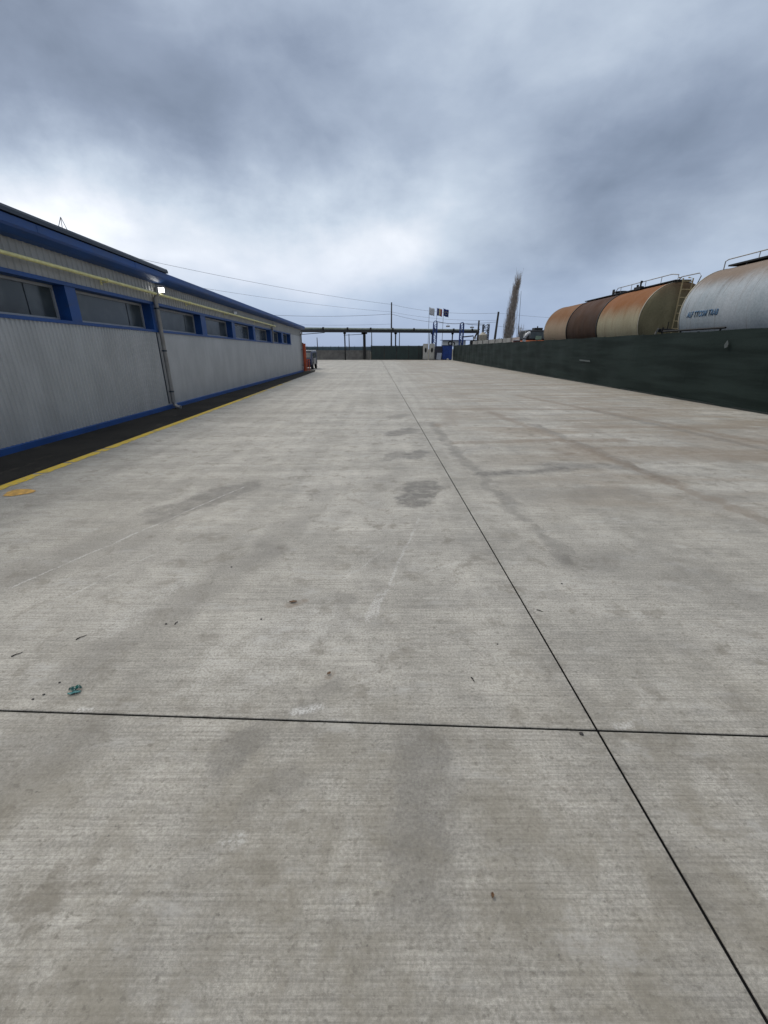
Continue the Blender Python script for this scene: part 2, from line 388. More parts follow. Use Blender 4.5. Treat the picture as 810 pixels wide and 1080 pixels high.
nt.put(bs.inputs['Base Color'], ca); bs.inputs['Roughness'].default_value = .95; bs.inputs['Specular IOR Level'].default_value = .15
bp = nt.node('ShaderNodeBump'); bp.inputs['Distance'].default_value = .006; bp.inputs['Strength'].default_value = .7
nt.put(bp.inputs['Height'], nt.noise(OBt, 110, 3, .7)); nt.put(bs.inputs['Normal'], bp.outputs[0])
m = MB(); m.poly([(-6.6, -7, -.030), (-4.78, -7, -.030), (-4.95, 15, -.030), (-5.2, 33, -.030), (-5.6, 36, -.030), (-6.6, 36, -.030)])
struct(m.build('asphalt_path', am))
# worn yellow line along the slab edge: broken into flakes by real outline
ym, nt, bs = new_mat('worn_yellow_paint')
OBt = nt.node('ShaderNodeTexCoord').outputs['Object']
yy = nt.mix(nt.step(nt.noise(OBt, 14, 6, .7), .50, .66, 0, .85), (.66, .46, .04, 1), (.36, .32, .22, 1))
yy = nt.mix(nt.step(nt.noise(nt.scale(OBt, 1, .25, 1), 26, 5, .6), .56, .7, 0, .7), yy, (.20, .14, .05, 1))
nt.put(bs.inputs['Base Color'], yy); bs.inputs['Roughness'].default_value = .6
m = MB()
def edge_x(y): return -4.78 - .17*max(0, min(1, (y-1.5)/13.5)) if y < 15 else -4.95 - .25*(y-15)/18
y = -6.5; ws = []
while y < 24:
    fade = max(0, min(1, (24-y)/10))
    a = .075 + .02*math.sin(y*1.7) + random.uniform(-.006, .006); b2 = .155 + random.uniform(-.022, .014) - .03*(1-fade)
    ws.append((y, a, b2)); y += .06
for (y0, a0, b0), (y1, a1, b1) in zip(ws, ws[1:]):
    if random.random() < .05 + max(0, (y0-13)/14): continue
    e0, e1 = edge_x(y0)+.012, edge_x(y1)+.012
    m.poly([(e0, y0, .004), (e0+b0, y0, .004), (e1+b1, y1, .004), (e1, y1, .004)])
struct(m.build('yellow_edge_line', ym))
# yellow/orange spray spot
m = MB(); pts = []
for k in range(36):
    t = 2*math.pi*k/36; r = 1 + .10*math.sin(3*t+1) + random.uniform(-.07, .07)
    pts.append((-4.36+.155*r*math.cos(t), 4.73+.13*r*math.sin(t), .005))
m.poly(pts)
struct(m.build('orange_paint_spot', mat('orange_paint', (.52, .30, .07, 1), .65, vscale=18, var=.3, grime=(.35, .28, .16, 1))))

# ------------------------------------------------------------------ warehouse
def tz(z, y): return z*(1 - .0047*(y-8)) if z > .2 else z
def cladding(name, colr, rough):
    mm, nt, bs = new_mat(name)
    o = nt.node('ShaderNodeTexCoord').outputs['Object']
    v = nt.scale(o, 1, .6, .25)
    cc = nt.mix(nt.step(nt.noise(v, 3.0, 6, .65), .3, .7), tuple(x*.9 for x in colr)+(1,), tuple(x*1.1 for x in colr)+(1,))
    cc = nt.mix(nt.step(nt.noise(nt.scale(o, 1, 5, .5), 2, 6, .7), .62, .8, 0, .45), cc, (.21, .19, .155, 1))
    nt.put(bs.inputs['Base Color'], cc); bs.inputs['Roughness'].default_value = rough
    bs.inputs['Metallic'].default_value = .15
    bp = nt.node('ShaderNodeBump'); bp.inputs['Distance'].default_value = .004; bp.inputs['Strength'].default_value = .4
    nt.put(bp.inputs['Height'], nt.noise(nt.scale(o, 1, 2.2, .8), 1.2, 3)); nt.put(bs.inputs['Normal'], bp.outputs[0])
    return mm
clad = cladding('grey_cladding', (.43, .43, .415), .45)
clad_up = cladding('upper_grey_cladding', (.36, .35, .32), .5)
blue = mat('blue_trim_paint', (.008, .058, .215, 1), .5, vscale=2, var=.18, grime=(.03, .05, .10, 1), stretch=(1, .5, 1), bump=.001)
blue_dk = mat('navy_reveal_paint', (.006, .018, .085, 1), .45, vscale=2, var=.15)
white_pvc = mat('white_window_frame', (.36, .37, .38, 1), .4, vscale=6, var=.06, grime=(.3, .3, .28, 1))
dkmetal = mat('dark_roof_sheet', (.035, .045, .060, 1), .45, .3, vscale=2)
galv = mat('grey_painted_pipe', (.27, .265, .255, 1), .42, .3, vscale=5, grime=(.13, .115, .10, 1))
gl, nt, bs = new_mat('window_glass')
o = nt.node('ShaderNodeTexCoord').outputs['Object']
nt.put(bs.inputs['Base Color'], nt.mix(nt.step(nt.noise(o, 2.5, 4), .4, .7), (.055, .066, .067, 1), (.085, .098, .098, 1)))
bs.inputs['Roughness'].default_value = .16; bs.inputs['Specular IOR Level'].default_value = .35
bp = nt.node('ShaderNodeBump'); bp.inputs['Distance'].default_value = .01; bp.inputs['Strength'].default_value = .12
nt.put(bp.inputs['Height'], nt.noise(o, .9, 2)); nt.put(bs.inputs['Normal'], bp.outputs[0])

WX = -6.25; Y0, Y1 = -4.0, 34.0
bld = thing('warehouse_building', 'long low grey corrugated warehouse with blue trim and a ribbon of windows', 'warehouse', (-6.25, 15, 0))
BL = Vector((-6.25, 15, 0))
def bp_(m, name, mt, par=bld, **k):
    for v in m.bm.verts: v.co -= BL
    return m.build(name, mt, par, **k)
def ribbed(z0, z1, x, ya, yb, pitch=.15, amp=.016):
    m = MB(); y = ya; prof = []
    while y < yb - 1e-6:
        for f, dx in ((0, 0), (.5, 0), (.62, amp), (.88, amp)):
            yy = y + pitch*f
            if yy < yb: prof.append((x+dx, yy))
        y += pitch
    prof.append((x, yb))
    rows = [z0, (z0+z1)/2, z1]
    vv = [[m.bm.verts.new((px, py, tz(z, py))) for px, py in prof] for z in rows]
    for A, B in zip(vv, vv[1:]):
        for k in range(len(prof)-1): m.bm.faces.new((A[k], A[k+1], B[k+1], B[k]))
    return m
WB, WT = 2.13, 2.77
EAVE = 3.40
# structural core behind the cladding (end walls, back wall)
m = MB(); m.prism([(-6.29, -.03), (-6.29, WB-.03), (-6.62, WB-.03), (-6.62, WT+.03), (-6.29, WT+.03), (-6.29, EAVE), (-11.5, 4.2), (-17, EAVE), (-17, -.03)], Y0, Y1, tz)
bp_(m, 'wall', clad)
bp_(ribbed(.086, WB-.05, WX, Y0, 12.42, .10, .018), 'wall_cladding', clad)
bp_(ribbed(.086, WB-.05, WX-.006, 12.42, Y1, .09, .003), 'wall_cladding', clad)
bp_(ribbed(WT+.05, EAVE, WX, Y0, Y1), 'upper_wall_cladding', clad_up)
bp_(ribbed(WB-.048, WT+.048, WX-.006, 30.26, Y1, .09, .003), 'wall_cladding', clad)
m = MB(); m.box(WX-.02, WX+.012, 12.40, 12.47, .12, 2.02); bp_(m, 'joint_strip', dkmetal)
# window band trims
m = MB(); m.prism([(WX-.2, WB-.06), (WX+.03, WB-.06), (WX+.03, WB-.0), (WX-.2, WB+.012)], Y0, 30.25, tz); bp_(m, 'window_sill_trim', blue)
m = MB(); m.prism([(WX-.2, WT), (WX+.03, WT), (WX+.03, WT+.07), (WX-.2, WT+.07)], Y0, 30.25, tz); bp_(m, 'window_head_trim', blue)
wins = [(-1.6, 1.3), (1.6, 3.0+1.55), (4.85, 5.95+.0), ]
wins = [(.0, 2.7), (3.05, 5.85), (6.2, 9.18), (9.48, 12.37), (12.73, 15.61), (16.02, 18.71), (19.07, 21.67), (21.99, 24.93), (25.35, 27.55), (27.99, 30.05)]
ends = [-4.0] + [b for a, b in wins]; starts = [a for a, b in wins] + [30.25]
for e, s_ in zip(ends, starts):
    if s_ - e < .05: continue
    m = MB()
    A = [(WX-.33, e+.0), (WX+.012, e), (WX+.012, s_), (WX-.33, s_-.0)]
    lo = [m.bm.verts.new((x, y, tz(WB+.002, y))) for x, y in A]; hi = [m.bm.verts.new((x, y, tz(WT-.002, y))) for x, y in A]
    for k in range(4): m.bm.faces.new((lo[k], lo[(k+1) % 4], hi[(k+1) % 4], hi[k]))
    m.bm.faces.new(lo); m.bm.faces.new(hi[::-1])
    bp_(m, 'pier', blue)
for a, b2 in wins:
    gx = WX - .25
    def bar(m, y0, y1, z0, z1, x0=gx-.03, x1=gx+.03):
        v = [(x0,y0,z0),(x1,y0,z0),(x1,y1,z0),(x0,y1,z0),(x0,y0,z1),(x1,y0,z1),(x1,y1,z1),(x0,y1,z1)]
        v = [m.bm.verts.new((x, y, tz(z, y))) for x, y, z in v]
        for f in ((3,2,1,0),(4,5,6,7),(0,1,5,4),(1,2,6,5),(2,3,7,6),(3,0,4,7)): m.bm.faces.new([v[i] for i in f])
    m = MB(); bar(m, a+.003, b2-.003, WB+.015, WB+.055); bar(m, a+.003, b2-.003, WT-.05, WT-.004)
    bar(m, a+.003, a+.045, WB+.057, WT-.052); bar(m, b2-.045, b2-.003, WB+.057, WT-.052)
    mid = a + (b2-a)*.76
    wf = bp_(m, 'window', white_pvc)
    m = MB(); bar(m, a+.047, b2-.047, WB+.057, WT-.052, gx-.012, gx+.0)
    pane = m
    for v in pane.bm.verts: v.co -= BL
    pane.build('pane', gl, wf)
    m = MB(); bar(m, mid, mid+.012, WB+.057, WT-.052, gx+.003, gx+.010)
    for v in m.bm.verts: v.co -= BL
    m.build('mullion', dkmetal, wf)
# base trim
m = MB(); m.prism([(WX-.04, -.03), (WX+.035, -.03), (WX+.03, .070), (WX+.012, .085), (WX-.04, .085)], Y0, Y1+.003, tz); bp_(m, 'base_trim', blue)
# fascia (box gutter) and roof
FX = -5.93
m = MB(); m.prism([(-6.27, 3.33), (FX-.14, 3.345), (FX-.02, 3.42), (FX, 3.46), (FX, 3.58), (FX-.03, 3.60), (-6.3, 3.60)], Y0, Y1+.15, tz); bp_(m, 'fascia', blue)
m = MB(); m.prism([(FX-.08, 3.583), (FX-.02, 3.583), (FX-.02, 3.66), (FX-.25, 3.68), (-11.5, 4.45), (-17.2, 3.60), (-17.2, 3.52), (-11.5, 4.3), (-6.4, 3.583)], 13.15, Y1+.18, lambda z, y: tz(z-.045, y) if z > 0 else z)
m.bm.free(); m = MB()
m.prism([(-6.31, 3.50), (-6.31, 3.574), (-11.5, 4.36), (-17.1, 3.54), (-17.1, 3.44), (-11.5, 4.24)], Y0-.1, Y1+.18, tz); bp_(m, 'roof', dkmetal)
m = MB(); m.prism([(FX-.06, 3.603), (FX+.03, 3.603), (FX+.03, 3.66), (FX+.01, 3.70), (FX-.28, 3.71), (FX-.38, 3.603)], Y0-.05, 13.0, tz); bp_(m, 'roof_edge_sheet', dkmetal)
# seams on the fascia
m = MB()
for y in (2.4, 5.4, 8.4, 11.4, 14.4, 17.4, 20.4, 23.4, 26.4, 29.4, 32.4):
    m.box(FX-.0, FX+.004, y, y+.05, tz(3.465, y), tz(3.575, y)); bp_(m, 'fascia_joint_strip', blue); m = MB()
m.bm.free()
# downpipes
def downpipe(y, r, ztop, zbot, elbow=True, out=.10):
    x = WX + .09
    m = MB()
    pts = [(FX-.15, y, tz(3.19, y)), (FX-.16, y, tz(3.12, y)), (x+.06, y, tz(3.00, y)), (x, y, tz(2.93, y))]
    pts += [(x, y, zbot+.22), (x, y, zbot+.17)]
    if elbow: pts += [(x+.03, y-.005, zbot+.10), (x+.10, y-.02, zbot+.045), (x+.20, y-.03, zbot+.03)]
    for v in m.bm.verts: pass
    m.tube(pts, r, 14)
    dp = flat_shade_auto(bp_(m, 'downpipe', galv), 50)
    for z in (.45, 1.55, 2.62):
        if z < zbot: continue
        m = MB(); m.tube([(x, y, z-.02), (x, y, z+.02)], r+.008, 14); m.box(WX+.017, x-.02, y-.015, y+.015, z-.012, z+.012)
        for v in m.bm.verts: v.co -= BL
        m.build('bracket', dkmetal, dp)
downpipe(12.55, .055, 3.2, -.03)
downpipe(33.6, .045, 3.0, -.03, False)
downpipe(22.9+2.2, .04, 2.9, 1.75, False)

# gas pipe
gy = mat('yellow_gas_pipe_paint', (.74, .68, .30, 1), .45, vscale=8, var=.12, grime=(.3, .26, .13, 1))
gp = thing('gas_pipe', 'long pale yellow gas pipe running along the upper grey wall above the windows', 'pipe', (-6.1, 15, 2.9))
m = MB(); pts = [(-6.1, y, tz(3.04, y)) for y in (-3.9, 4, 8, 12, 16, 20, 25.6)]
pts += [(-6.13, 25.75, tz(3.04, 25.7)), (-6.22, 25.8, tz(3.04, 25.8))]
m.tube(pts, .034, 12)
for v in m.bm.verts: v.co -= Vector((-6.1, 15, 2.9))
o = m.build('pipe', gy, gp); flat_shade_auto(o)
for y in (2.5, 5.6, 10.4, 14.6, 18.0, 22.0, 25.0):
    m = MB(); z = tz(3.04, y)
    m.tube([(-6.1, y-.025, z), (-6.1, y+.025, z)], .045, 12); m.box(-6.232, -6.11, y-.012, y+.012, z-.05, z-.036); m.box(-6.235, -6.225, y-.03, y+.03, z-.09, z+.0)
    for v in m.bm.verts: v.co -= Vector((-6.1, 15, 2.9))
    m.build('bracket', gy, gp)

# floodlights
em, nt, bs = new_mat('lit_lamp_lens'); bs.inputs['Base Color'].default_value = (.8, .8, .8, 1)
bs.inputs['Emission Color'].default_value = (1, 1, .97, 1); bs.inputs['Emission Strength'].default_value = 9
off_l = mat('pale_lamp_lens', (.7, .7, .68, 1), .25, vscale=9, var=.05)
lampcase = mat('lamp_case', (.30, .30, .31, 1), .4, .4)
def flood(y, z, s, label, lens, g='floodlights under the eave of the warehouse'):
    t = thing('floodlight', label, 'floodlight', (-6.10, y, z), R(32), g)
    # faces down the yard towards the camera: local -Y is the lens side
    m = MB(); m.box(-.10*s, .10*s, -.02, .05, -.085*s, .085*s); m.build('housing', lampcase, t, bevel=.01)
    m = MB(); m.box(-.085*s, .085*s, -.028, -.022, -.07*s, .07*s); m.build('lens', lens, t)
    m = MB(); m.box(-.12*s, -.105*s, -.01, .03, -.02, .12*s); m.box(.105*s, .12*s, -.01, .03, -.02, .12*s); m.box(-.12*s, .12*s, -.01, .03, .122*s, .135*s)
    m.box(-.012, .012, .0, .12, .138*s, .150*s)
    m.build('bracket', lampcase, t)
flood(12.85, 3.10, .80, 'lit white floodlight beside the top of the large downpipe', em)
flood(18.9, 2.97, .75, 'small pale floodlight above the fourth window along the wall', off_l)
flood(33.2, 2.68, .5, 'tiny pale floodlight at the far end of the eave', off_l)
# small wire frame on the roof
t = thing('roof_antenna', 'thin wire a-frame standing on the roof edge of the warehouse', 'antenna', (-6.0, 9.2, tz(3.70, 9.2)))
m = MB(); m.tube([(0, -.03, -.03), (0, 0, .20)], .006, 6); m.tube([(0, .14, -.03), (0, 0, .20)], .006, 6); m.build('wire_leg', galv, t)
m = MB(); m.tube([(0, .0, .20), (-.16, .05, -.03)], .006, 6); m.build('wire_leg', galv, t)

# ------------------------------------------------------------------ green fence on the right
net, nt, bs = new_mat('dark_green_shade_net')
o = nt.node('ShaderNodeTexCoord').outputs['Object']
cn = nt.mix(nt.step(nt.noise(nt.scale(o, 1, .18, 2.2), 1.4, 6, .6), .35, .65), (.008, .0150, .0125, 1), (.021, .033, .029, 1))
cn = nt.mix(nt.step(nt.noise(nt.scale(o, 1, .5, 3), 2.0, 6, .7, .5), .62, .78, 0, .5), cn, (.045, .055, .052, 1))
cn = nt.mix(nt.step(nt.noise(nt.scale(o, 1, 40, 90), 1.0, 2, .5), .4, .6, 0, .35), cn, (.010, .018, .017, 1))
nt.put(bs.inputs['Base Color'], cn); bs.inputs['Roughness'].default_value = .7
bs.inputs['Specular IOR Level'].default_value = .12
bp = nt.node('ShaderNodeBump'); bp.inputs['Distance'].default_value = .02; bp.inputs['Strength'].default_value = .5
nt.put(bp.inputs['Height'], nt.noise(nt.scale(o, 1, 1.2, 2.5), 1.5, 5, .55)); nt.put(bs.inputs['Normal'], bp.outputs[0])
post_m = mat('dark_fence_post', (.02, .028, .026, 1), .5, .4)
FXF = lambda y: 9.98 + .0070*y
fence = thing('boundary_fence', 'long dark green fence of shade net running down the right side of the yard', 'fence', (10, 0, 0))
yf = [-4 + 3.1*k for k in range(24)]           # to 67.3
rf = random.Random(3)
def ftop(y): return 2.12 + .012*math.sin(y*2.1) - .0006*y
for k, (a, b2) in enumerate(zip(yf, yf[1:])):
    m = MB(); NY, NZ = 14, 8; vv = []; ph = rf.uniform(0, 6)
    for j in range(NZ+1):
        row = []
        for i in range(NY+1):
            u, v = i/NY, j/NZ; y = a + (b2-a)*u
            dip = 0
            z = -.02 + (ftop(y)-dip+.02)*v if j else .0 + .03*abs(math.sin(y*3.3+ph))
            x = FXF(y) - .035 + (.022*math.sin(y*2.7+ph+v*4) + .012*math.sin(v*9+ph*2+y) + rf.uniform(-.004, .004))*0+ .020*math.sin(y*1.9+v*3)+.010*math.sin(y*4.3-v*5)+rf.uniform(-.002,.002)
            row.append(m.bm.verts.new((x-10, y, z)))
        vv.append(row)
    fs = []
    for A, B in zip(vv, vv[1:]):
        for i in range(NY): fs.append(m.bm.faces.new((A[i], A[i+1], B[i+1], B[i])))
    r = bmesh.ops.extrude_face_region(m.bm, geom=fs)
    for v in [g_ for g_ in r['geom'] if isinstance(g_, bmesh.types.BMVert)]: v.co.x += .006
    o = flat_shade_auto(m.build('shade_net', net, fence), 50)
    m = MB(); m.box(FXF(a)-10+.0, FXF(a)-10+.05, a-.025, a+.025, -.1, ftop(a)+.02); m.build('post', post_m, fence)
for dzr in (0, 1):
    m = MB(); m.tube([(FXF(a)-9.975, a, ftop(a)-.04 if dzr else .12) for a in yf], .02, 6); m.build('rail', post_m, fence)
# black kerb board under the net
m = MB(); m.prism([(9.93-10, 0.0), (9.99-10, 0.0), (9.99-10, .05), (9.93-10, .05)], -4, 67.2)
for v in m.bm.verts: v.co.x += .0070*v.co.y
m.build('base_board', post_m, fence)
scrap = mat('pale_plastic_scrap', (.075, .090, .088, 1), .8, var=.3, vscale=20)
m = MB(); pts = [(0, .06, .0), (0, .10, .10), (0, .02, .22), (0, -.05, .12), (0, -.04, .03)]
m.poly([(x-.004, y, z) for x, y, z in pts]); m.poly([(x+.002, y, z) for x, y, z in reversed(pts)])
m.build('net_patch', scrap, fence, loc=(FXF(13.1)-10-.075, 13.1, 1.62))['label'] = 'small pale diamond patch on the net'
m = MB(); m.poly([(-.004, 0, 0), (-.004, 1.2, .03), (-.004, 1.25, .10), (-.004, .1, .08)]); m.poly([(.001, 0, 0), (.001, .1, .08), (.001, 1.25, .10), (.001, 1.2, .03)])
m.build('net_patch', scrap, fence, loc=(FXF(22)-10-.078, 21.6, 1.0))['label'] = 'long pale scuff low on the net'

# ------------------------------------------------------------------ tanks
def tank_mat(name, lo, hi, rust, zr0, zr1, amt, streak=.5):
    """paint below, rust bleeding down from the crown (a stain that belongs to the shell)"""
    mm, nt, bs = new_mat(name)
    o = nt.node('ShaderNodeTexCoord').outputs['Object']
    s_ = nt.node('ShaderNodeSeparateXYZ'); nt.put(s_.inputs[0], o)
    wob = nt.noise(nt.scale(o, 1, 1.4, .5), 1.3, 6, .6)
    zz = nt.math('MULTIPLY_ADD', nt.math('SUBTRACT', wob, .5), streak, s_.outputs[2])
    cc = nt.mix(nt.step(nt.noise(nt.scale(o, 1, 1, .5), 1.2, 5, .6), .3, .7), lo, hi)
    cc = nt.mix(nt.math('MULTIPLY', nt.step(zz, zr0, zr1), amt), cc, rust)
    st = nt.step(nt.noise(nt.scale(o, .6, 7, .30), 1.8, 8, .72), .54, .68, 0, .60)
    cc = nt.mix(st, cc, tuple(x*.6 for x in rust[:3])+(1,))
    n = nt.noise(o, 18, 4, .6)
    k = nt.step(n, .3, .7, .9, 1.08); sc = nt.vmath('SCALE', cc); nt.put(sc.node.inputs['Scale'], k)
    nt.put(bs.inputs['Base Color'], sc); nt.put(bs.inputs['Roughness'], nt.step(wob, .3, .7, .68, .88)); bs.inputs['Specular IOR Level'].default_value = .25
    bp = nt.node('ShaderNodeBump'); bp.inputs['Distance'].default_value = .006; bp.inputs['Strength'].default_value = .5
    nt.put(bp.inputs['Height'], nt.noise(o, 3, 5, .55)); nt.put(bs.inputs['Normal'], bp.outputs[0])
    return mm
cream = (.29, .255, .165, 1); cream2 = (.36, .325, .22, 1)
t_cream = tank_mat('cream_tank_paint', cream, cream2, (.20, .074, .020, 1), .0, .85, .97)
t_far = tank_mat('cream_pink_tank_paint', (.28, .215, .145, 1), (.32, .235, .16, 1), (.17, .072, .023, 1), .0, .85, .92)
t_brown = tank_mat('dark_brown_tank_paint', (.035, .017, .009, 1), (.058, .027, .013, 1), (.070, .026, .010, 1), .2, 1.2, .5)
t_head = tank_mat('olive_shaded_tank_head', (.125, .112, .064, 1), (.175, .155, .092, 1), (.075, .040, .018, 1), .6, 1.4, .8, .9)  # olive head, colour also darkened for shade on the camera side
t_white = tank_mat('pale_blue_grey_tank_paint', (.30, .345, .37, 1), (.40, .43, .45, 1), (.19, .13, .085, 1), .6, 1.2, .88)
t_rim = mat('cream_weld_rim', (.30, .27, .20, 1), .5, vscale=6, var=.2)
ring_m = mat('dark_steel', (.018, .017, .016, 1), .55, .5, vscale=8)
rail_m = mat('weathered_handrail', (.30, .29, .26, 1), .5, .3, vscale=8, grime=(.2, .12, .07, 1))
blue_ink = mat('faded_blue_lettering', (.075, .155, .26, 1), .7, vscale=14, var=.35, grime=(.12, .18, .24, 1))

def head_profile(r, depth, sgn, n=10):
    return [(sgn*depth*math.sin(math.pi/2*k/n), r*math.cos(math.pi/2*k/n)**.8 if k < n else .001) for k in range(n+1)]
def tank(name, label, cx, cz, r, ya, yb, sections, heads):
    """sections: list of (y0, y1, material, name); a local frame centred on the axis"""
    yc = (ya+yb)/2
    t = thing(name, label, 'tank', (cx, yc, 0))
    def lo(m): 
        return m
    for (s0, s1, mt, nm, lb) in sections:
        m = MB(); m.lathe([(s0-yc, r), (s1-yc, r)], (0, 0, 0), n=96)
        o = m.build(nm, mt, t, smooth=True, loc=(0, 0, cz))
        if lb: o['label'] = lb
    for (yh, sg, mt) in heads:
        m = MB(); m.lathe(head_profile(r-.004, .34, sg), (0, yh-yc, 0), n=96)
        m.build('end_head', mt, t, smooth=True, loc=(0, 0, cz))
        m = MB(); m.lathe([(yh-yc-.03, r+.001), (yh-yc-.03, r+.014), (yh-yc+.03, r+.014), (yh-yc+.03, r+.001)], (0, 0, 0), n=96)
        o = m.build('weld_rim', t_rim, t, smooth=False, loc=(0, 0, cz)); flat_shade_auto(o)
    # saddles
    for k in range(3):
        ys = ya + (yb-ya)*(.12+.38*k) - yc
        m = MB(); m.box(-r*.8, r*.8, ys-.12, ys+.12, -.1, cz-r*.72); m.box(-r*.9, r*.9, ys-.18, ys+.18, -.1, -.0)
        m.build('saddle', ring_m, t)
    return t, yc
C1 = (12.60, 2.76, 1.50)
tk1, yc1 = tank('storage_tank', 'rusty cream steel tank with a dark brown middle band, farther of the two tanks', C1[0], C1[1], C1[2], 20.0, 31.5,
    [(20.0, 23.80, t_cream, 'shell_section', 'cream shell section with orange rust along its crown'), (23.90, 27.65, t_brown, 'shell_section', 'dark brown shell section'), (27.75, 31.5, t_far, 'shell_section', 'cream and pinkish far shell section')],
    [(20.0, -1, t_head), (31.5, 1, t_far)])
r = C1[2]
for y in (23.85, 27.70):
    m = MB(); m.lathe([(y-yc1-.04, r-.03), (y-yc1-.04, r+.03), (y-yc1+.04, r+.03), (y-yc1+.04, r-.03)], (0, 0, 0), n=96)
    flat_shade_auto(m.build('band_ring', ring_m, tk1, loc=(0, 0, C1[1])))
# walkway, handrail, ladder, manhole, valve
zt = C1[1] + r
m = MB(); m.box(-.34, .34, 19.9-yc1, 28.4-yc1, zt+.02, zt+.06); 
for k in range(9):
    y = 20.1 + .9*k - yc1; m.box(-.30, -.26, y, y+.05, zt-.05, zt+.02); m.box(.26, .30, y, y+.05, zt-.05, zt+.02)
m.build('walkway', ring_m, tk1)
m = MB()
rail = [(-.34, 19.75-yc1, zt+.02), (-.34, 19.75-yc1, zt+.22), (-.34, 20.2-yc1, zt+.30), (-.34, 24.6-yc1, zt+.30), (-.34, 24.9-yc1, zt+.07)]
m.tube(rail, .018, 8)
for y in (20.9, 22.1, 23.3, 24.3): m.tube([(-.34, y-yc1, zt+.06), (-.34, y-yc1, zt+.30)], .014, 6)
m.build('handrail', rail_m, tk1)
m = MB(); m.tube([(.34, 19.55-yc1, zt-.3), (.34, 19.35-yc1, zt+.12), (.34, 19.5-yc1, zt+.24), (.34, 20.6-yc1, zt+.26), (.34, 20.9-yc1, zt+.07)], .02, 8)
m.build('handrail', rail_m, tk1)
m = MB()
for x in (-.27, .14): m.tube([(x, 19.50-yc1, .35), (x, 19.50-yc1, zt+.05), (x, 19.8-yc1, zt+.12)], .026, 8)
z = .6
while z < zt: m.tube([(-.27, 19.50-yc1, z), (.14, 19.50-yc1, z)], .022, 6); z += .30
m.build('ladder', mat('ochre_ladder_paint', (.28, .22, .11, 1), .55, vscale=6, grime=(.14, .08, .03, 1)), tk1)
m = MB(); m.lathe([(0, .26), (.16, .26), (.16, .32), (.22, .32), (.24, .02)], (0, 24.9-yc1, zt-.04), 'Z', 24); m.box(-.3, -.24, 25.1-yc1, 25.25-yc1, zt+.05, zt+.30)
m.build('manhole_cover', ring_m, tk1)
m = MB(); m.tube([(-.42, 22.35-yc1, zt-.08), (-.42, 22.35-yc1, zt+.34)], .04, 8); m.tube([(-.50, 22.15-yc1, zt+.27), (-.34, 22.5-yc1, zt+.27)], .05, 8); m.tube([(-.42, 22.6-yc1, zt-.05), (-.42, 22.6-yc1, zt+.2)], .05, 8)
m.box(-.5, -.34, 22.2-yc1, 22.75-yc1, zt-.02, zt+.10)
m.build('valve', ring_m, tk1)
m = MB(); m.tube([(-1.9, 17.9-yc1, 1.9), (-1.7, 18.2-yc1, 2.22), (-1.5, 18.4-yc1, 2.36), (-1.1, 19.0-yc1, 2.36), (-.3, 19.3-yc1, 2.36)], .035, 8)
m.tube([(-1.2, 18.6-yc1, 1.2), (-1.2, 18.6-yc1, 2.42)], .03, 8); m.tube([(-.9, 18.8-yc1, 2.36), (-.9, 18.8-yc1, 2.64)], .02, 6)
m.tube([(-1.35, 18.55-yc1, 2.28), (-1.0, 18.9-yc1, 2.28)], .06, 10)
m.build('outlet_pipe', ring_m, tk1)

C2 = (12.42, 2.79, 1.47)
tk2, yc2 = tank('storage_tank', 'pale blue grey steel tank with blue lettering on its side, nearer of the two tanks', C2[0], C2[1], C2[2], 6.6, 17.05,
    [(6.6, 17.05, t_white, 'shell', None)], [(6.6, -1, t_white), (17.05, 1, t_white)])
r = C2[2]; zt = C2[1] + r
m = MB(); m.box(-.40, .30, 7.0-yc2, 16.7-yc2, zt+.02, zt+.07)
for k in range(11):
    y = 7.1 + .88*k - yc2; m.box(-.36, -.32, y, y+.05, zt-.07, zt+.02)
m.build('walkway', ring_m, tk2)
m = MB(); m.tube([(-.42, 16.85-yc2, zt-.06), (-.42, 16.85-yc2, zt+.20), (-.42, 16.7-yc2, zt+.24), (-.42, 7.2-yc2, zt+.24), (-.42, 7.1-yc2, zt+.05)], .018, 8)
for y in (15.4, 13.9, 12.4, 11.0, 9.6, 8.2): m.tube([(-.42, y-yc2, zt+.05), (-.42, y-yc2, zt+.24)], .014, 6)
m.build('handrail', rail_m, tk2)
m = MB(); m.tube([(-1.72, 17.4-yc2, 2.22), (-1.70, 14.3-yc2, 2.225)], .032, 8)
m.tube([(-1.71, 16.4-yc2, -.1), (-1.71, 16.4-yc2, 2.24)], .03, 8); m.tube([(-1.70, 14.5-yc2, -.1), (-1.70, 14.5-yc2, 2.22)], .03, 8)
m.build('side_rail', ring_m, tk2)
# lettering wrapped on the shell
def text_mesh(body, size, shear=.25):
    cu = bpy.data.curves.new('lettering_source', 'FONT'); cu.body = body; cu.size = size; cu.shear = shear; cu.extrude = 0; cu.resolution_u = 3
    cu.offset = .012*size/.3; cu.space_character = 1.12
    ob = bpy.data.objects.new('lettering_source', cu); col.objects.link(ob)
    bpy.context.view_layer.update()
    dg = bpy.context.evaluated_depsgraph_get()
    me = bpy.data.meshes.new_from_object(ob.evaluated_get(dg))
    bpy.data.objects.remove(ob); bpy.data.curves.remove(cu)
    return me
me = text_mesh('ALF TTCOM TRAB', .34)
mw = max(v.co.x for v in me.vertices)
k = 1.50/mw
bm = bmesh.new(); bm.from_mesh(me)
bmesh.ops.triangulate(bm, faces=bm.faces)
for v in bm.verts:
    yy = 16.62 - v.co.x*k; ang = math.asin(min(.9, (2.66 + v.co.y*.72 - C2[1])/r))
    v.co = Vector((-(r+.012)*math.cos(ang), yy-yc2, (r+.012)*math.sin(ang)))
res = bmesh.ops.extrude_face_region(bm, geom=list(bm.faces))
for v in [g_ for g_ in res['geom'] if isinstance(g_, bmesh.types.BMVert)]: v.co.x += .006
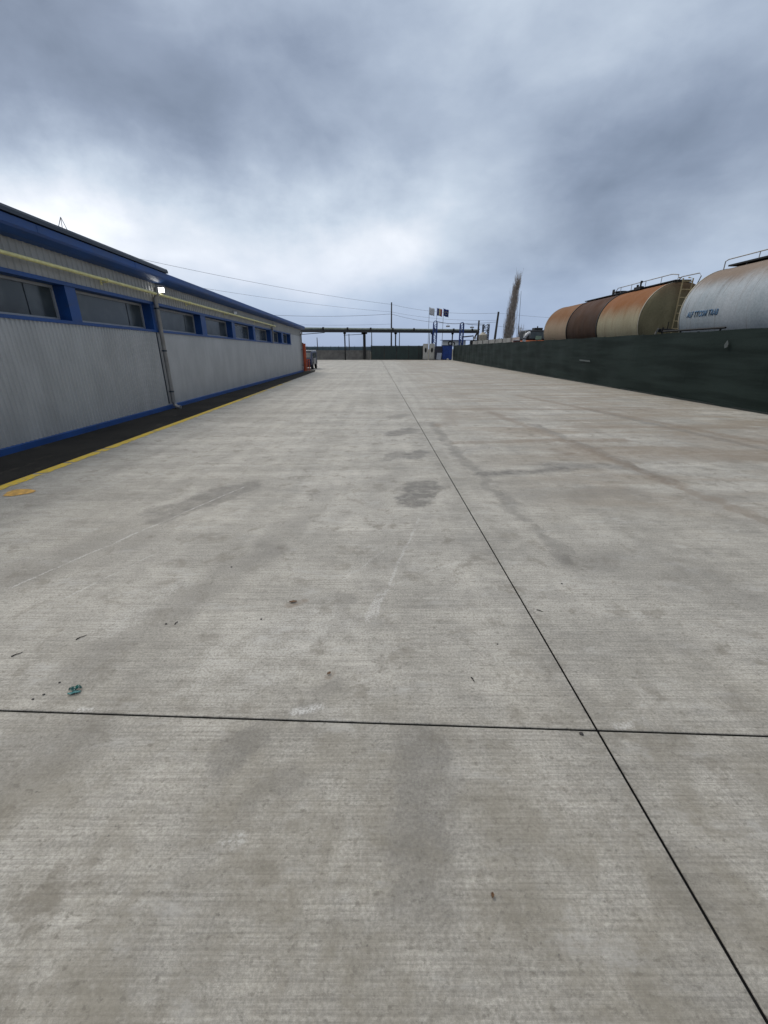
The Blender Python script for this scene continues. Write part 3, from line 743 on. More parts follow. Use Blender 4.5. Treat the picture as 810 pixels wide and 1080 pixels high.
bm.to_mesh(me); bm.free(); me.materials.append(blue_ink); me.name = 'lettering'
o = bpy.data.objects.new('lettering', me); col.objects.link(o); o.parent = tk2; o.location = (0, 0, C2[1])

# ------------------------------------------------------------------ concrete wall behind the fence, cabins, pipe bridge ...
conc = mat('pale_precast_concrete', (.30, .295, .27, 1), .8, vscale=1.5, var=.18, grime=(.16, .15, .13, 1), stretch=(1, 1, .4), bump=.004)
pw = thing('concrete_wall', 'pale precast concrete wall standing behind the far part of the green fence', 'wall', (12.6, 50, 0))
for k in range(7):
    y0 = 41.3 + 3.2*k
    m = MB(); m.box(-.06, .06, y0-50+.12, y0-50+3.08, -.15, 2.62); m.build('panel', conc, pw)
    m = MB(); m.box(-.11, .09, y0-50-.1, y0-50+.1, -.15, 2.60); m.build('post', mat('darker_concrete', (.17, .165, .155, 1), .85, vscale=3) if k == 0 else bpy.data.materials['darker_concrete'], pw)
m = MB(); m.box(0, .12, 63.2, 63.32, 0, 2.6); m.bm.free()

green_p = mat('green_gate_sheet', (.016, .030, .026, 1), .6, vscale=2, var=.25, stretch=(1, 1, .5))
gate = thing('sheet_gate', 'row of dark green sheet gate panels closing the far end of the yard', 'gate', (2, 70, 0))
gx0 = -1.95
xs = [-2.0, .05, 1.95, 3.85, 5.45, 6.05]
for a, b2 in zip(xs, xs[1:]):
    m = MB(); m.box(a-2+.05, b2-2-.05, -.02, .02, .06, 2.02)
    x = a + .2
    while x < b2 - .1: m.box(x-2, x-2+.05, -.035, -.021, .08, 2.0); x += .25
    m.build('panel', green_p, gate)
for x in xs: 
    m = MB(); m.box(x-2-.045, x-2+.045, -.05, .05, -.15, 2.12); m.build('post', ring_m, gate)
m = MB(); m.box(-4.0, 4.0, -.03, .03, 2.03, 2.07); m.build('rail', ring_m, gate)
m = MB(); m.box(-4.0, 4.0, .022, .05, .0, .055); m.build('rail', ring_m, gate)

# brown-grey wall with wire fence to the left of the gate
bw = thing('masonry_wall', 'low grey brown wall with wire fence on top at the far left of the yard', 'wall', (-8, 70.4, 0))
wallm = mat('grey_brown_masonry', (.16, .152, .138, 1), .9, vscale=1.5, var=.25, grime=(.09, .08, .07, 1), bump=.005)
m = MB(); m.box(-14, 5.9, -.1, .1, -.15, 1.35); m.build('wall', wallm, bw)
m = MB(); m.box(-14, 5.9, -.14, .14, 1.353, 1.42); m.build('coping', mat('coping_concrete', (.16, .155, .15, 1), .85), bw)
for k in range(17):
    x = -14 + 1.24*k; m = MB(); m.box(x-.02, x+.02, -.02, .02, 1.423, 2.05); m.build('post', ring_m, bw)
m = MB()
for z in (1.50, 1.72, 1.95): m.box(-14, 5.85, -.035, -.023, z-.012, z+.012)
m.build('rail', ring_m, bw)
# teal screens further behind
m = MB(); m.box(-14, 14, -.03, .03, 0, 1.0)
for k in range(14): m.box(-14+2*k, -13.9+2*k, -.06, -.033, 0, 1.02)
o = m.build('corrugated_fence', mat('teal_grey_sheet', (.07, .11, .13, 1), .6, vscale=1), loc=(-8, 92, 1.15)); o.scale.z = .85
tag(o, 'distant blue grey sheet fence seen above the masonry wall', 'fence')
for k in range(8):
    m = MB(); m.box(-14+4*k-.06, -14+4*k+.06, .04, .14, -1.4, 0); m.build('post', ring_m, o)

# pipe bridge
pbm = mat('pale_green_grey_pipe', (.20, .225, .19, 1), .6, vscale=2, var=.2, grime=(.10, .09, .07, 1))
bA, bB = Vector((-13.6, 65.0, 4.30)), Vector((16.4, 79.0, 4.62))
pb = thing('pipe_bridge', 'long elevated pipe rack with a pale green pipe crossing behind the gate', 'pipe bridge', (0, 71, 0))
O = Vector((0, 71, 0)); dB = (bB-bA)
ctr = lambda u, dz=0: bA + dB*u + Vector((0, 0, dz)) - O
m = MB(); m.tube([ctr(0, .02), ctr(1, -.02)], .17, 12); flat_shade_auto(m.build('pipe', pbm, pb), 40)
m = MB(); q = dB.normalized().cross(Vector((0, 0, 1))).normalized()*.30
def beam(m, a, b2, hw, z0, z1):
    d = (b2-a); d.z = 0; d.normalize(); n = Vector((-d.y, d.x, 0))*hw
    P = []
    for zz in (z0, z1): P += [a-n+Vector((0,0,zz)), a+n+Vector((0,0,zz)), b2+n+Vector((0,0,zz)), b2-n+Vector((0,0,zz))]
    v = [m.bm.verts.new(p) for p in P]
    for f in ((3,2,1,0),(4,5,6,7),(0,1,5,4),(1,2,6,5),(2,3,7,6),(3,0,4,7)): m.bm.faces.new([v[i] for i in f])
beam(m, ctr(0), ctr(1), .32, -.46, -.17)
m.build('beam', mat('dark_bridge_beam', (.022, .022, .024, 1), .7, vscale=2), pb)
for k in range(9):
    u = .04 + .115*k; m = MB(); p = ctr(u); m.box(p.x-.11, p.x+.11, p.y-.35, p.y+.35, p.z-.168, p.z+.24); m.build('clamp', ring_m, pb)
def column(u, wd, name='column', off=0):
    m = MB(); p = ctr(u, -.46); p.y += off
    m.box(p.x-wd, p.x+wd, p.y-wd, p.y+wd, -.15, p.z-.003); m.box(p.x-wd*2.2, p.x+wd*2.2, p.y-wd, p.y+wd, p.z-.22, p.z-.004)
    return m.build(name, ring_m, pb)
for u, wd in ((.352, .20), (.255, .09), (.515, .10), (.72, .10), (.84, .09), (.02, .1)): column(u, wd)
m = MB(); p0 = ctr(0, -.9); p1 = ctr(.16, -.5); m.tube([p0, p1], .05, 6); p0 = ctr(.25, -.85); p1 = ctr(.35, -.7); m.tube([p0, p1], .04, 6)
m.build('brace', ring_m, pb)

# utility poles and wires
wood = mat('weathered_concrete_pole', (.055, .052, .05, 1), .85, vscale=2, var=.2)
def upole(x, y, h, lean, label, r0=.16, arms=True, g='utility poles beyond the yard'):
    t = thing('utility_pole', label, 'utility pole', (x, y, -.15), 0, g)
    m = MB(); m.tube([(0, 0, 0), (lean*.5, 0, h*.5), (lean, 0, h+.15)], r0, 8, r2=r0*.65); flat_shade_auto(m.build('shaft', wood, t), 50)
    if arms:
        m = MB(); m.box(lean-.75, lean+.75, -.05, .05, h-.45, h-.36); m.build('crossarm', wood, t)
        for dx in (-.65, .65, 0):
            m = MB(); m.tube([(lean+dx, 0, h-.36), (lean+dx, 0, h-.20)] if dx else [(lean, 0, h+.152), (lean, 0, h+.3)], .05, 8); m.build('insulator', galv, t)
    return t
upole(1.22, 75, 8.6, 0, 'tall dark utility pole standing behind the green gate', .15, False)
upole(14.55, 60, 6.1, .35, 'leaning dark utility pole rising behind the concrete wall near the bare tree', .19, False)
upole(-3.0, 110, 6.3, 0, 'thin distant pole seen under the pipe bridge, left of the gate pole', .13, False)
upole(-.5+4.6, 120, 6.5, 0, 'thin distant pole seen under the pipe bridge, right of the gate pole', .13, False)
upole(-12.6, 85, 3.6, 0, 'thin post left of the pipe bridge support with its top below the pipe', .10, False)
upole(-6.5, 84, 4.2, 0, 'thin post between the two left supports of the pipe bridge', .10, False)
wirem = mat('black_cable', (.09, .09, .10, 1), .6)
def wire(a, b2, sag, label, r=.028):
    r *= .62
    a = Vector(a); b2 = Vector(b2); mid = (a+b2)/2
    m = MB(); m.tube([a + (b2-a)*t + Vector((0, 0, -4*sag*t*(1-t))) - mid for t in [i/24 for i in range(25)]], r, 5)
    return tag(m.build('overhead_wire', wirem, loc=mid), label, 'cable', 'overhead wires')
PA = (1.22, 75)
wire((-29, 42, 10.5), (1.22, 75, 8.3), .5, 'highest overhead wire from the left to the gate pole', .024)
wire((-30, 44, 9.0), (1.22, 75, 7.2), .5, 'second highest overhead wire from the left to the gate pole', .02)
wire((-30, 70, 7.4), (1.22, 75, 6.9), .7, 'thick sagging wire from the left to the gate pole', .035)
wire((-31, 70, 6.0), (1.22, 75, 5.4), .5, 'lowest overhead wire left of the gate pole, just above the pipe bridge', .022)
wire((1.22, 75, 8.3), (14.9, 60, 5.95), .5, 'highest overhead wire between the gate pole and the leaning pole', .024)
wire((1.22, 75, 7.2), (14.85, 60, 5.1), .4, 'middle overhead wire between the gate pole and the leaning pole', .02)
wire((1.22, 75, 6.9), (14.8, 60, 4.9), .7, 'thick sagging wire between the gate pole and the leaning pole', .032)
wire((14.9, 60, 5.95), (48, 66, 6.3), .8, 'upper overhead wire running right from the leaning pole', .018)
wire((14.85, 60, 4.4), (48, 68, 4.6), .8, 'lower overhead wire running right from the leaning pole', .018)

# flags
pole_m = mat('grey_flagpole', (.25, .26, .28, 1), .4, .4)
def flag_mesh(w_, h_, seed, x0=0, x1=None):
    x1 = w_ if x1 is None else x1
    m = MB(); N = 12; rows = []
    for j in range(7):
        rows.append([m.bm.verts.new((x0+(x1-x0)*i/N, .10*math.sin((x0+(x1-x0)*i/N)*5+seed)+.03*j*(x0+(x1-x0)*i/N), -h_*j/6 - .22*((x0+(x1-x0)*i/N)/w_)**1.5 + .03*math.sin(i*.8+seed))) for i in range(N+1)])
    fs = []
    for A, B in zip(rows, rows[1:]):
        for i in range(N): fs.append(m.bm.faces.new((A[i], B[i], B[i+1], A[i+1])))
    r_ = bmesh.ops.extrude_face_region(m.bm, geom=fs)
    for v in [g_ for g_ in r_['geom'] if isinstance(g_, bmesh.types.BMVert)]: v.co.y += .008
    return m
def flag(x, y, h, label, bands, stars=False, seed=0):
    t = thing('flag_on_pole', label, 'flag', (x, y, -.15), 0, 'flags on poles by the blue gantry')
    m = MB(); m.tube([(0, 0, 0), (0, 0, h+.25)], .055, 8, r2=.03); m.build('pole', pole_m, t)
    n = len(bands); W, Hh = .84, 1.12
    fl = None
    for k, mt in enumerate(bands):
        o = flag_mesh(W, Hh, seed, W*k/n, W*(k+1)/n).build('cloth', mt, t, smooth=True, loc=(.05, 0, h+.15))
    if stars:
        m = MB()
        for k in range(12):
            a = 2*math.pi*k/12; cx, cz = .43+.22*math.cos(a), -.64+.25*math.sin(a)
            yy = .10*math.sin(cx*5+seed) - .03
            pts = [(cx+(.055 if q % 2 == 0 else .022)*math.sin(q*math.pi/5), yy-.02+.0*q, cz+(.055 if q % 2 == 0 else .022)*math.cos(q*math.pi/5)) for q in range(10)]
            m.poly(pts)
        m.build('star_ring', mat('star_yellow', (.5, .42, .10, 1), .7), t, loc=(.05, 0, h+.15))
cl_white = mat('white_flag_cloth', (.50, .51, .52, 1), .8, vscale=3, var=.2)
cl_navy = mat('blue_flag_cloth', (.012, .022, .14, 1), .8, vscale=3)
cl_yel = mat('yellow_flag_cloth', (.50, .42, .22, 1), .8, vscale=3)
cl_red = mat('red_flag_cloth', (.30, .02, .03, 1), .8, vscale=3)
flag(7.65, 78, 8.1, 'white flag on a pole, left of the three flags', [cl_white], seed=1)
flag(8.95, 78, 8.0, 'three coloured flag on a pole, middle of the three flags', [cl_navy, cl_yel, cl_red], seed=2.5)
flag(10.05, 78, 7.9, 'plain dark blue flag with a ring of small stars, right of the three flags', [cl_navy], True, seed=0)

# blue lattice gantry
bl_steel = mat('blue_lattice_steel', (.010, .040, .18, 1), .5, vscale=4, var=.2)
dk_steel = mat('dark_lattice_steel', (.020, .022, .035, 1), .6, vscale=4, var=.2)
def tower(x, y, h, hw, label, mt, arch=True, g='lattice towers of the gantry'):
    t = thing('lattice_tower', label, 'lattice tower', (x, y, 0), 0, g)
    for sx_ in (-1, 1):
        for sy in (-1, 1):
            m = MB(); m.box(sx_*hw-.065, sx_*hw+.065, sy*hw-.065, sy*hw+.065, -.1, h); m.build('leg', mt, t)
    m = MB(); z = .3; k = 0
    while z < h-.2:
        for sy in (-hw, hw):
            s_ = 1 if k % 2 else -1
            m.tube([(-hw*s_, sy, z), (hw*s_, sy, z+.5)], .028, 5); m.tube([(-hw, sy, z), (hw, sy, z)], .028, 5)
        for sx_ in (-hw, hw): m.tube([(sx_, -hw*s_, z), (sx_, hw*s_, z+.5)], .028, 5)
        z += .5; k += 1
    m.build('bracing', mt, t)
    if arch:
        m = MB()
        for sy in (-hw, hw): m.tube([(hw*math.cos(a), sy, h+.28*math.sin(a)) for a in [math.pi*i/8 for i in range(9)]], .05, 6)
        m.build('arched_top', mt, t)
    return t
tower(7.95, 70.8, 5.35, .26, 'blue lattice tower beside the white cabinets', bl_steel)
tower(12.3, 72, 5.2, .26, 'blue lattice tower behind the fence, in the middle of the gantry', bl_steel)
tower(16.1, 72, 5.2, .42, 'dark lattice tower at the right end of the gantry', dk_steel, False)
upole(15.35, 74, 5.9, 0, 'short dark pole between the two right towers', .2, False)
def hang(a, b2, sag, sgn_x, label, lab2):
    a, b2 = Vector(a), Vector(b2)
    m = MB(); f = lambda t: a+(b2-a)*t+Vector((0,0,-4*sag*t*(1-t)))
    m.tube([f(i/12)-a for i in range(13)], .04, 6); tag(m.build('span_cable', wirem, loc=a), label, 'cable', 'cables of the gantry')
    p = f(sgn_x)
    t = thing('hanging_lamp', lab2, 'lamp', (p.x, p.y, p.z-.05), 0, 'lamps hanging from the gantry')
    m = MB(); m.tube([(0, 0, -.25), (0, 0, 0)], .02, 6); m.build('hanger', wirem, t)
    m = MB(); m.box(-.30, .30, -.12, .12, -.42, -.25); m.build('hood', galv, t, bevel=.03)
    m = MB(); m.box(-.24, .24, -.09, .09, -.47, -.423); m.build('lens', off_l, t)
hang((8.05, 70.8, 5.6), (12.2, 72, 5.35), .18, .47, 'cable strung between the two blue towers', 'grey lamp hanging between the two blue towers')
hang((12.45, 72, 5.35), (15.9, 72, 5.15), .10, .42, 'cable strung from the middle tower to the dark tower', 'grey lamp hanging between the middle blue tower and the dark tower')
# thin twin posts left of first tower
m = MB(); m.tube([(0, 0, 0), (0, 0, 4.3)], .05, 6); tag(m.build('thin_post', dk_steel, loc=(7.2, 71.2, 0)), 'thin dark post just left of the first blue tower', 'post')

# white cabinets, blue container, leaning sheet
cabw = mat('cream_white_enclosure', (.40, .39, .35, 1), .5, vscale=3, var=.12, grime=(.25, .23, .19, 1))
def cabinet(x, label, wdt=.72):
    t = thing('cabinet', label, 'cabinet', (x, 69.2, 0), 0, 'white cabinets beside the gate')
    m = MB(); m.box(-wdt/2, wdt/2, 0, .4, .06, 2.35); m.build('body', cabw, t, bevel=.03)
    m = MB(); m.box(-wdt/2-.02, wdt/2+.02, -.02, .42, 0, .057); m.build('plinth', ring_m, t)
    m = MB()
    pts = [(.15*math.cos(a)*(wdt/.72), -.008, 1.42+.36*math.sin(a)*(1 if math.sin(a) > 0 else 1)) for a in [2*math.pi*i/20 for i in range(20)]]
    f = m.poly(pts); r_ = bmesh.ops.extrude_face_region(m.bm, geom=[f])
    for v in [g_ for g_ in r_['geom'] if isinstance(g_, bmesh.types.BMVert)]: v.co.y += .006
    m.build('dark_display', ring_m, t)
    m = MB(); m.box(-wdt/2+.05, wdt/2-.05, -.006, -.002, .25, .27); m.box(wdt/2-.10, wdt/2-.07, -.02, -.002, .9, 1.1); m.build('handle', ring_m, t)
cabinet(6.45, 'white cabinet with a small dark oval, next to the green gate', .80)
cabinet(7.42, 'white cabinet with a large dark oval, next to the blue tower', .80)
blue_c = mat('bright_blue_sheet', (.008, .040, .20, 1), .45, vscale=2, var=.2)
t = thing('blue_container', 'dark blue sheet metal booth standing where the green fence begins', 'container', (9.72, 68.6, 0))
m = MB(); m.box(-.72, .72, 0, 1.6, .08, 2.08)
for k in range(9): m.box(-.70+.168*k, -.64+.168*k, -.03, -.003, .12, 2.04)
m.build('body', blue_c, t)
m = MB(); m.box(-.76, .76, -.05, 1.65, 2.083, 2.14); m.build('roof', dkmetal, t)
m = MB(); m.box(-.68, .68, .05, 1.5, 0, .077); m.build('skid', ring_m, t)
m = MB(); m.lathe([(0, .12), (.05, .16), (.2, .15), (.26, .05)], (0, 0, 0), 'Z', 12)
tag(m.build('white_sack', cabw, loc=(9.75, 68.2, .003)), 'small pale sack on the ground in front of the blue container', 'sack')
t = thing('leaning_panel', 'pale grey sheet leaning against a dark box beside the blue container', 'panel', (8.40, 68.5, 0))
m = MB(); Mx = Matrix.Rotation(R(-12), 4, 'X') @ Matrix.Rotation(R(8), 4, 'Y'); m.box(-.36, .36, -.02, .02, .05, 1.15, Mx); m.build('sheet', mat('pale_grey_sheet', (.26, .28, .32, 1), .5), t)
m = MB(); m.box(-.55, .55, .35, .9, 0, 2.0); m.box(-.25, .6, .2, .34, .9, 1.5); m.build('dark_box', dk_steel, t, bevel=.02)

# white hoarding with a dark mark
t = thing('signboard', 'white board with a dark round mark on legs behind the blue container', 'sign', (11.9, 80, 0))
m = MB(); m.box(-1.5, 2.6, -.05, .05, 2.0, 3.0); m.build('board', mat('white_board', (.60, .62, .62, 1), .5, vscale=3, var=.08), t)
m = MB(); m.box(-1.9, 3.3, -.3, .5, 3.003, 3.08); m.build('canopy', blue_c, t)
for x in (-1.3, 2.4): m = MB(); m.box(x-.06, x+.06, .053, .15, -.15, 3.0); m.build('leg', ring_m, t)
m = MB()
for (cx, cz, ra, rb, a0, a1) in ((-.15, 2.52, .40, .20, 0, 2*math.pi), (.45, 2.45, .30, .13, -1.2, 1.9)):
    n = 24
    for i in range(n):
        u0, u1 = a0+(a1-a0)*i/n, a0+(a1-a0)*(i+1)/n
        m.poly([(cx+ra*math.cos(u0), -.058, cz+ra*math.sin(u0)), (cx+ra*math.cos(u1), -.058, cz+ra*math.sin(u1)), (cx+rb*math.cos(u1), -.058, cz+rb*math.sin(u1)), (cx+rb*math.cos(u0), -.058, cz+rb*math.sin(u0))])
m.box(1.75, 2.05, -.062, -.056, 2.3, 2.62)
m.build('emblem', ring_m, t)
# clutter at the right end of the bridge
t = thing('metal_hopper', 'beige upright hopper with dark legs at the right end of the pipe bridge', 'hopper', (15.3, 70, 0))
hop = mat('beige_sheet', (.30, .27, .21, 1), .6, vscale=2, var=.25, grime=(.12, .09, .06, 1))
m = MB(); m.lathe([(1.1, .12), (1.9, .62), (3.6, .62), (3.95, .2), (4.0, .01)], (0, 0, 0), 'Z', 16); flat_shade_auto(m.build('body', hop, t), 40)
for sx_ in (-.5, .5):
    for sy in (-.5, .5):
        m = MB(); m.box(sx_-.05, sx_+.05, sy-.05, sy+.05, -.1, 2.2); m.build('leg', ring_m, t)
t = thing('loader_arm', 'dark jib machine with pale round lamp above the white wall', 'machine', (14.1, 71, 0))
m = MB(); m.box(-.5, .5, -.5, .5, -.1, 2.9); m.build('cab', ring_m, t, bevel=.08)
m = MB(); m.tube([(0, 0, 2.9), (-.1, 0, 3.5), (-1.7, 0, 3.35)], .09, 8); m.tube([(.0, 0, 3.0), (.75, 0, 4.5)], .12, 8); m.build('jib', ring_m, t)
m = MB(); m.lathe([(0, .24), (.12, .22), (.18, .05)], (0, 0, 0), 'Y', 16); m.build('lamp', off_l, t, loc=(.05, -.62, 3.15))

# van and red frame by the building end
van_w = mat('white_van_paint', (.45, .46, .47, 1), .35, vscale=3, var=.08); van_b = mat('dark_blue_van_paint', (.012, .02, .06, 1), .35, vscale=3)
t = thing('parked_van', 'small parked van with white roof and dark blue front half hidden by the warehouse corner', 'van', (-6.72, 36.4, 0))
m = MB()
prof = [(-.02, .35), (.0, .70), (.10, .86), (.38, 1.34), (.55, 1.43), (2.9, 1.45), (3.1, 1.3), (3.15, .35)]   # (y,z)
sec = [(-.78, 1), (-.74, 1), (.74, 1), (.78, 1)]
A = [m.bm.verts.new((-.78, y, z)) for y, z in prof]; B = [m.bm.verts.new((.78, y, z)) for y, z in prof]
n = len(prof)
for k in range(n): m.bm.faces.new((A[k], A[(k+1) % n], B[(k+1) % n], B[k]))
m.bm.faces.new(A); m.bm.faces.new(B[::-1])
m.build('body', van_b, t, bevel=.08)
m = MB(); m.box(.783, .80, .9, 2.2, .45, .86); m.box(.783, .80, .1, .25, .35, .86); m.bm.free()
m = MB(); m.box(.783, .81, .95, 2.15, .42, .86); m.build('side_panel', galv, t, bevel=.01)
m = MB(); m.box(-.76, .76, -.06, -.03, .20, .84); m.build('bonnet_front', van_b, t, bevel=.02)
m = MB(); m.box(-.74, .74, .42, 2.9, 1.40, 1.50); m.build('roof', van_w, t, bevel=.03)
Mw = Matrix.Translation((0, .235, 1.10)) @ Matrix.Rotation(R(-30), 4, 'X'); m = MB(); m.box(-.64, .64, -.035, -.02, -.22, .22, Mw); m.build('windscreen', gl, t)
for sx_ in (-1, 1):
    m = MB(); m.box(sx_*.60-.06, sx_*.60+.06, -.075, -.062, .60, .68); m.build('headlight', galv, t)
    for yy in (.6, 2.5):
        m = MB(); m.tube([(sx_*.64, yy, .30), (sx_*.80, yy, .30)], .30, 20); wh = m.build('wheel', ring_m, t)
        m = MB(); m.tube([(sx_*.803, yy, .30), (sx_*.82, yy, .30)], .17, 16); m.build('rim', galv, wh)
m = MB(); m.box(.785, .79, .75, 2.4, .92, 1.28); m.build('side_window', gl, t)
m = MB(); m.box(-.72, .72, -.10, -.063, .22, .34); m.build('bumper', ring_m, t)
redm = mat('red_orange_steel', (.42, .075, .025, 1), .5, vscale=3, var=.25, grime=(.25, .06, .03, 1))
t = thing('red_steel_frame', 'tall red orange steel frame standing at the far corner of the warehouse', 'frame', (-6.14, 34.5, 0))
m = MB(); m.box(-.19, -.05, -.08, .08, 0, 2.04); m.build('tall_upright', mat('dark_red_steel', (.16, .015, .015, 1), .5, vscale=3), t)
m = MB(); m.box(-.045, .11, -.10, .06, 0, 1.98); m.build('tall_upright', redm, t)
m = MB(); m.box(.16, .22, -.06, 0, 0, .80); m.box(.30, .36, -.06, 0, 0, .78); m.box(.16, .36, -.058, -.002, .803, .86); m.build('short_guard', redm, t)

# orange truck behind the fence
org = mat('orange_truck_paint', (.50, .13, .045, 1), .4, vscale=3, var=.15); blk = mat('black_truck_trim', (.010, .011, .012, 1), .5, vscale=4)
t = thing('orange_truck', 'orange truck with a wide dark windscreen parked behind the green fence', 'truck', (13.05, 38.0, 0), R(4))
m = MB(); m.box(-1.05, 1.05, 0, 1.9, .75, 2.28); m.build('cab_base', org, t, bevel=.08)
m = MB()
for k in range(1): m.box(-1.02, 1.02, .12, 1.85, 2.283, 3.08)
m.build('cab', blk, t, bevel=.10)
m = MB(); m.box(-.86, .86, .085, .115, 2.42, 2.92); m.build('windscreen', gl, t)
m = MB(); m.box(-.30, .22, .05, .08, 2.33, 2.62); m.build('paper_board', mat('pale_green_card', (.17, .23, .17, 1), .7), t)
m = MB(); m.box(-.35, .35, .3, .9, 3.083, 3.26); m.tube([(0, .6, 3.26), (0, .6, 3.40)], .05, 8); m.build('roof_unit', blk, t, bevel=.03)
for sx_ in (-1, 1):
    m = MB(); m.tube([(sx_*.95, .1, 2.95), (sx_*1.25, -.05, 3.05), (sx_*1.3, -.05, 2.6)], .025, 6); m.box(sx_*1.3-.08, sx_*1.3+.08, -.09, -.03, 2.35, 2.75); m.build('mirror', cabw if sx_ < 0 else blk, t)
    for yy in (.8, 4.6):
        m = MB(); m.tube([(sx_*.75, yy, .5), (sx_*1.06, yy, .5)], .52, 20); m.build('wheel', blk, t)
m = MB(); m.box(-1.0, 1.0, 2.1, 6.2, .9, 1.1); m.box(-1.1, 1.1, 2.1, 6.2, 1.103, 2.1); m.build('load_bed', org, t)
m = MB(); m.box(-1.07, 1.07, -.03, -.003, 2.08, 2.2); m.build('front_panel', mat('pale_orange_paint', (.62, .26, .12, 1), .4), t)
t = thing('curved_duct', 'white curved duct with a dark clamp rising just left of the orange truck', 'duct', (11.62, 37.4, 0))
m = MB(); m.tube([(0, 0, -.1), (0, 0, 2.2), (.02, 0, 2.45), (.12, 0, 2.66), (.30, 0, 2.80), (.42, 0, 2.82)], .13, 14); flat_shade_auto(m.build('duct', van_w, t), 50)
m = MB(); m.tube([(0, 0, 2.34), (0.01, 0, 2.42)], .15, 14); m.build('clamp', blk, t)
t = thing('dark_red_drum', 'dark red drum with a pale lid beside the white curved duct', 'drum', (11.15, 37.9, 0))
m = MB(); m.lathe([(-.1, .28), (.7, .28), (.72, .30), (.76, .30), (.78, .28), (2.2, .28), (2.22, .30), (2.26, .30)], (0, 0, 0), 'Z', 20); flat_shade_auto(m.build('barrel', mat('dark_red_drum_paint', (.09, .03, .025, 1), .5, vscale=3), t), 40)
m = MB(); m.lathe([(2.262, .29), (2.31, .29), (2.33, .02), (2.331, .001)], (0, 0, 0), 'Z', 20); m.build('lid', van_w, t)

# ------------------------------------------------------------------ trees
bark = mat('bare_poplar_bark', (.21, .18, .15, 1), .9, vscale=3, var=.3)
twig = mat('bare_poplar_twigs', (.33, .285, .245, 1), .9, vscale=2, var=.3)
def poplar(x, y, h, wd, seed, label, lean=1.0, nb=210):
    rn = random.Random(seed)
    t = thing('poplar_tree', label, 'tree', (x, y, -.15))
    ax = lambda z: Vector((lean*(z/h)**2, 0, z))
    m = MB(); m.tube([ax(h*i/10) for i in range(9)], .28, 8, r2=.06); flat_shade_auto(m.build('trunk', bark, t), 60)
    m = MB()
    for k in range(nb):
        z0 = h*(.05 + .80*rn.random()**1.25); a = rn.uniform(0, 2*math.pi); L = min(h*rn.uniform(.16, .34)*(1-.45*(z0/h)), h*rn.uniform(.90, 1.04)-z0)
        sp = wd*rn.uniform(.15, 1.0)**.7*(1 - .90*(z0/h))*(min(1, .42+z0/h*2.4))
        p = ax(z0); pts = [p]
        for i in range(1, 6):
            u = i/5
            q_ = ax(z0+L*u); rad = sp*(1-(1-u)**2.4)*(1-.3*u*u)
            pts.append(q_ + Vector((math.cos(a)*rad + rn.uniform(-.05, .05), math.sin(a)*rad + rn.uniform(-.05, .05), 0)))
        m.tube(pts, .055, 4, r2=.014, cap=False)
        for j in range(6):
            i = rn.randint(1, 4); b0 = pts[i]; aa = a + rn.uniform(-1.3, 1.3); l2 = rn.uniform(.5, 1.6)
            m.tube([b0, b0 + Vector((math.cos(aa)*.22*l2, math.sin(aa)*.22*l2, .55*l2)), b0 + Vector((math.cos(aa)*.30*l2, math.sin(aa)*.30*l2, 1.15*l2))], .022, 3, r2=.008, cap=False)
    m.build('crown', twig, t)
    return t
poplar(21.3, 78, 13.0, 1.35, 5, 'tall narrow bare poplar leaning slightly right beyond the concrete wall', 1.0)
poplar(22.8, 76, 5.0, .5, 9, 'small bare sapling just right of the tall poplar', .1, 30)
t = thing('radio_mast', 'very thin tall mast between the poplar and the rusty tank', 'mast', (17.9, 60, -.1))
m = MB(); m.tube([(0, 0, 0), (-.35, 0, 8.6)], .05, 6, r2=.02); m.build('pole', wirem, t)
m = MB(); m.tube([(.0, 0, 0), (-.55, .4, 6.9)], .018, 5); m.build('stay', wirem, t)

# hedge and far trees
leafm, nt, bs = new_mat('dark_hedge_leaves')
o = nt.node('ShaderNodeTexCoord').outputs['Object']
nt.put(bs.inputs['Base Color'], nt.mix(nt.step(nt.noise(o, .8, 4), .4, .6), (.018, .030, .016, 1), (.05, .065, .030, 1))); bs.inputs['Roughness'].default_value = .8
def bush(x, y, w_, d_, h_, n, seed, label, name='bush', cat='bush', g=None, z0=0, leaf=.22):
    rn = random.Random(seed); t = thing(name, label, cat, (x, y, -.15), 0, g)
    m = MB()
    for k in range(5): m.tube([(rn.uniform(-w_*.3, w_*.3), 0, 0), (rn.uniform(-w_*.4, w_*.4), rn.uniform(-.3, .3), h_*.8)], .06, 5, r2=.02)
    m.build('trunk', bark, t)
    m = MB()
    cl = [(rn.uniform(-w_/2, w_/2), rn.uniform(-d_/2, d_/2), z0+h_*rn.uniform(.25, .85), rn.uniform(.45, 1.0)) for _ in range(max(6, int(w_*2.2)))]
    for k in range(n):
        cx, cy, cz, cr = rn.choice(cl); v = Vector((rn.gauss(0, 1), rn.gauss(0, 1), rn.gauss(0, .75))).normalized()*cr*rn.uniform(.5, 1.0)*min(1, h_/2.6)
        p = Vector((cx, cy, max(.2, cz)))+v; a = Vector((rn.uniform(-1, 1), rn.uniform(-1, 1), rn.uniform(-1, 1))).normalized(); b_ = a.cross(Vector((rn.uniform(-1, 1), rn.uniform(-1, 1), .3))).normalized(); s_ = leaf*rn.uniform(.6, 1.3)
        m.poly([p-a*s_, p+b_*s_*.45, p+a*s_, p-b_*s_*.45])
    m.build('crown', leafm, t)
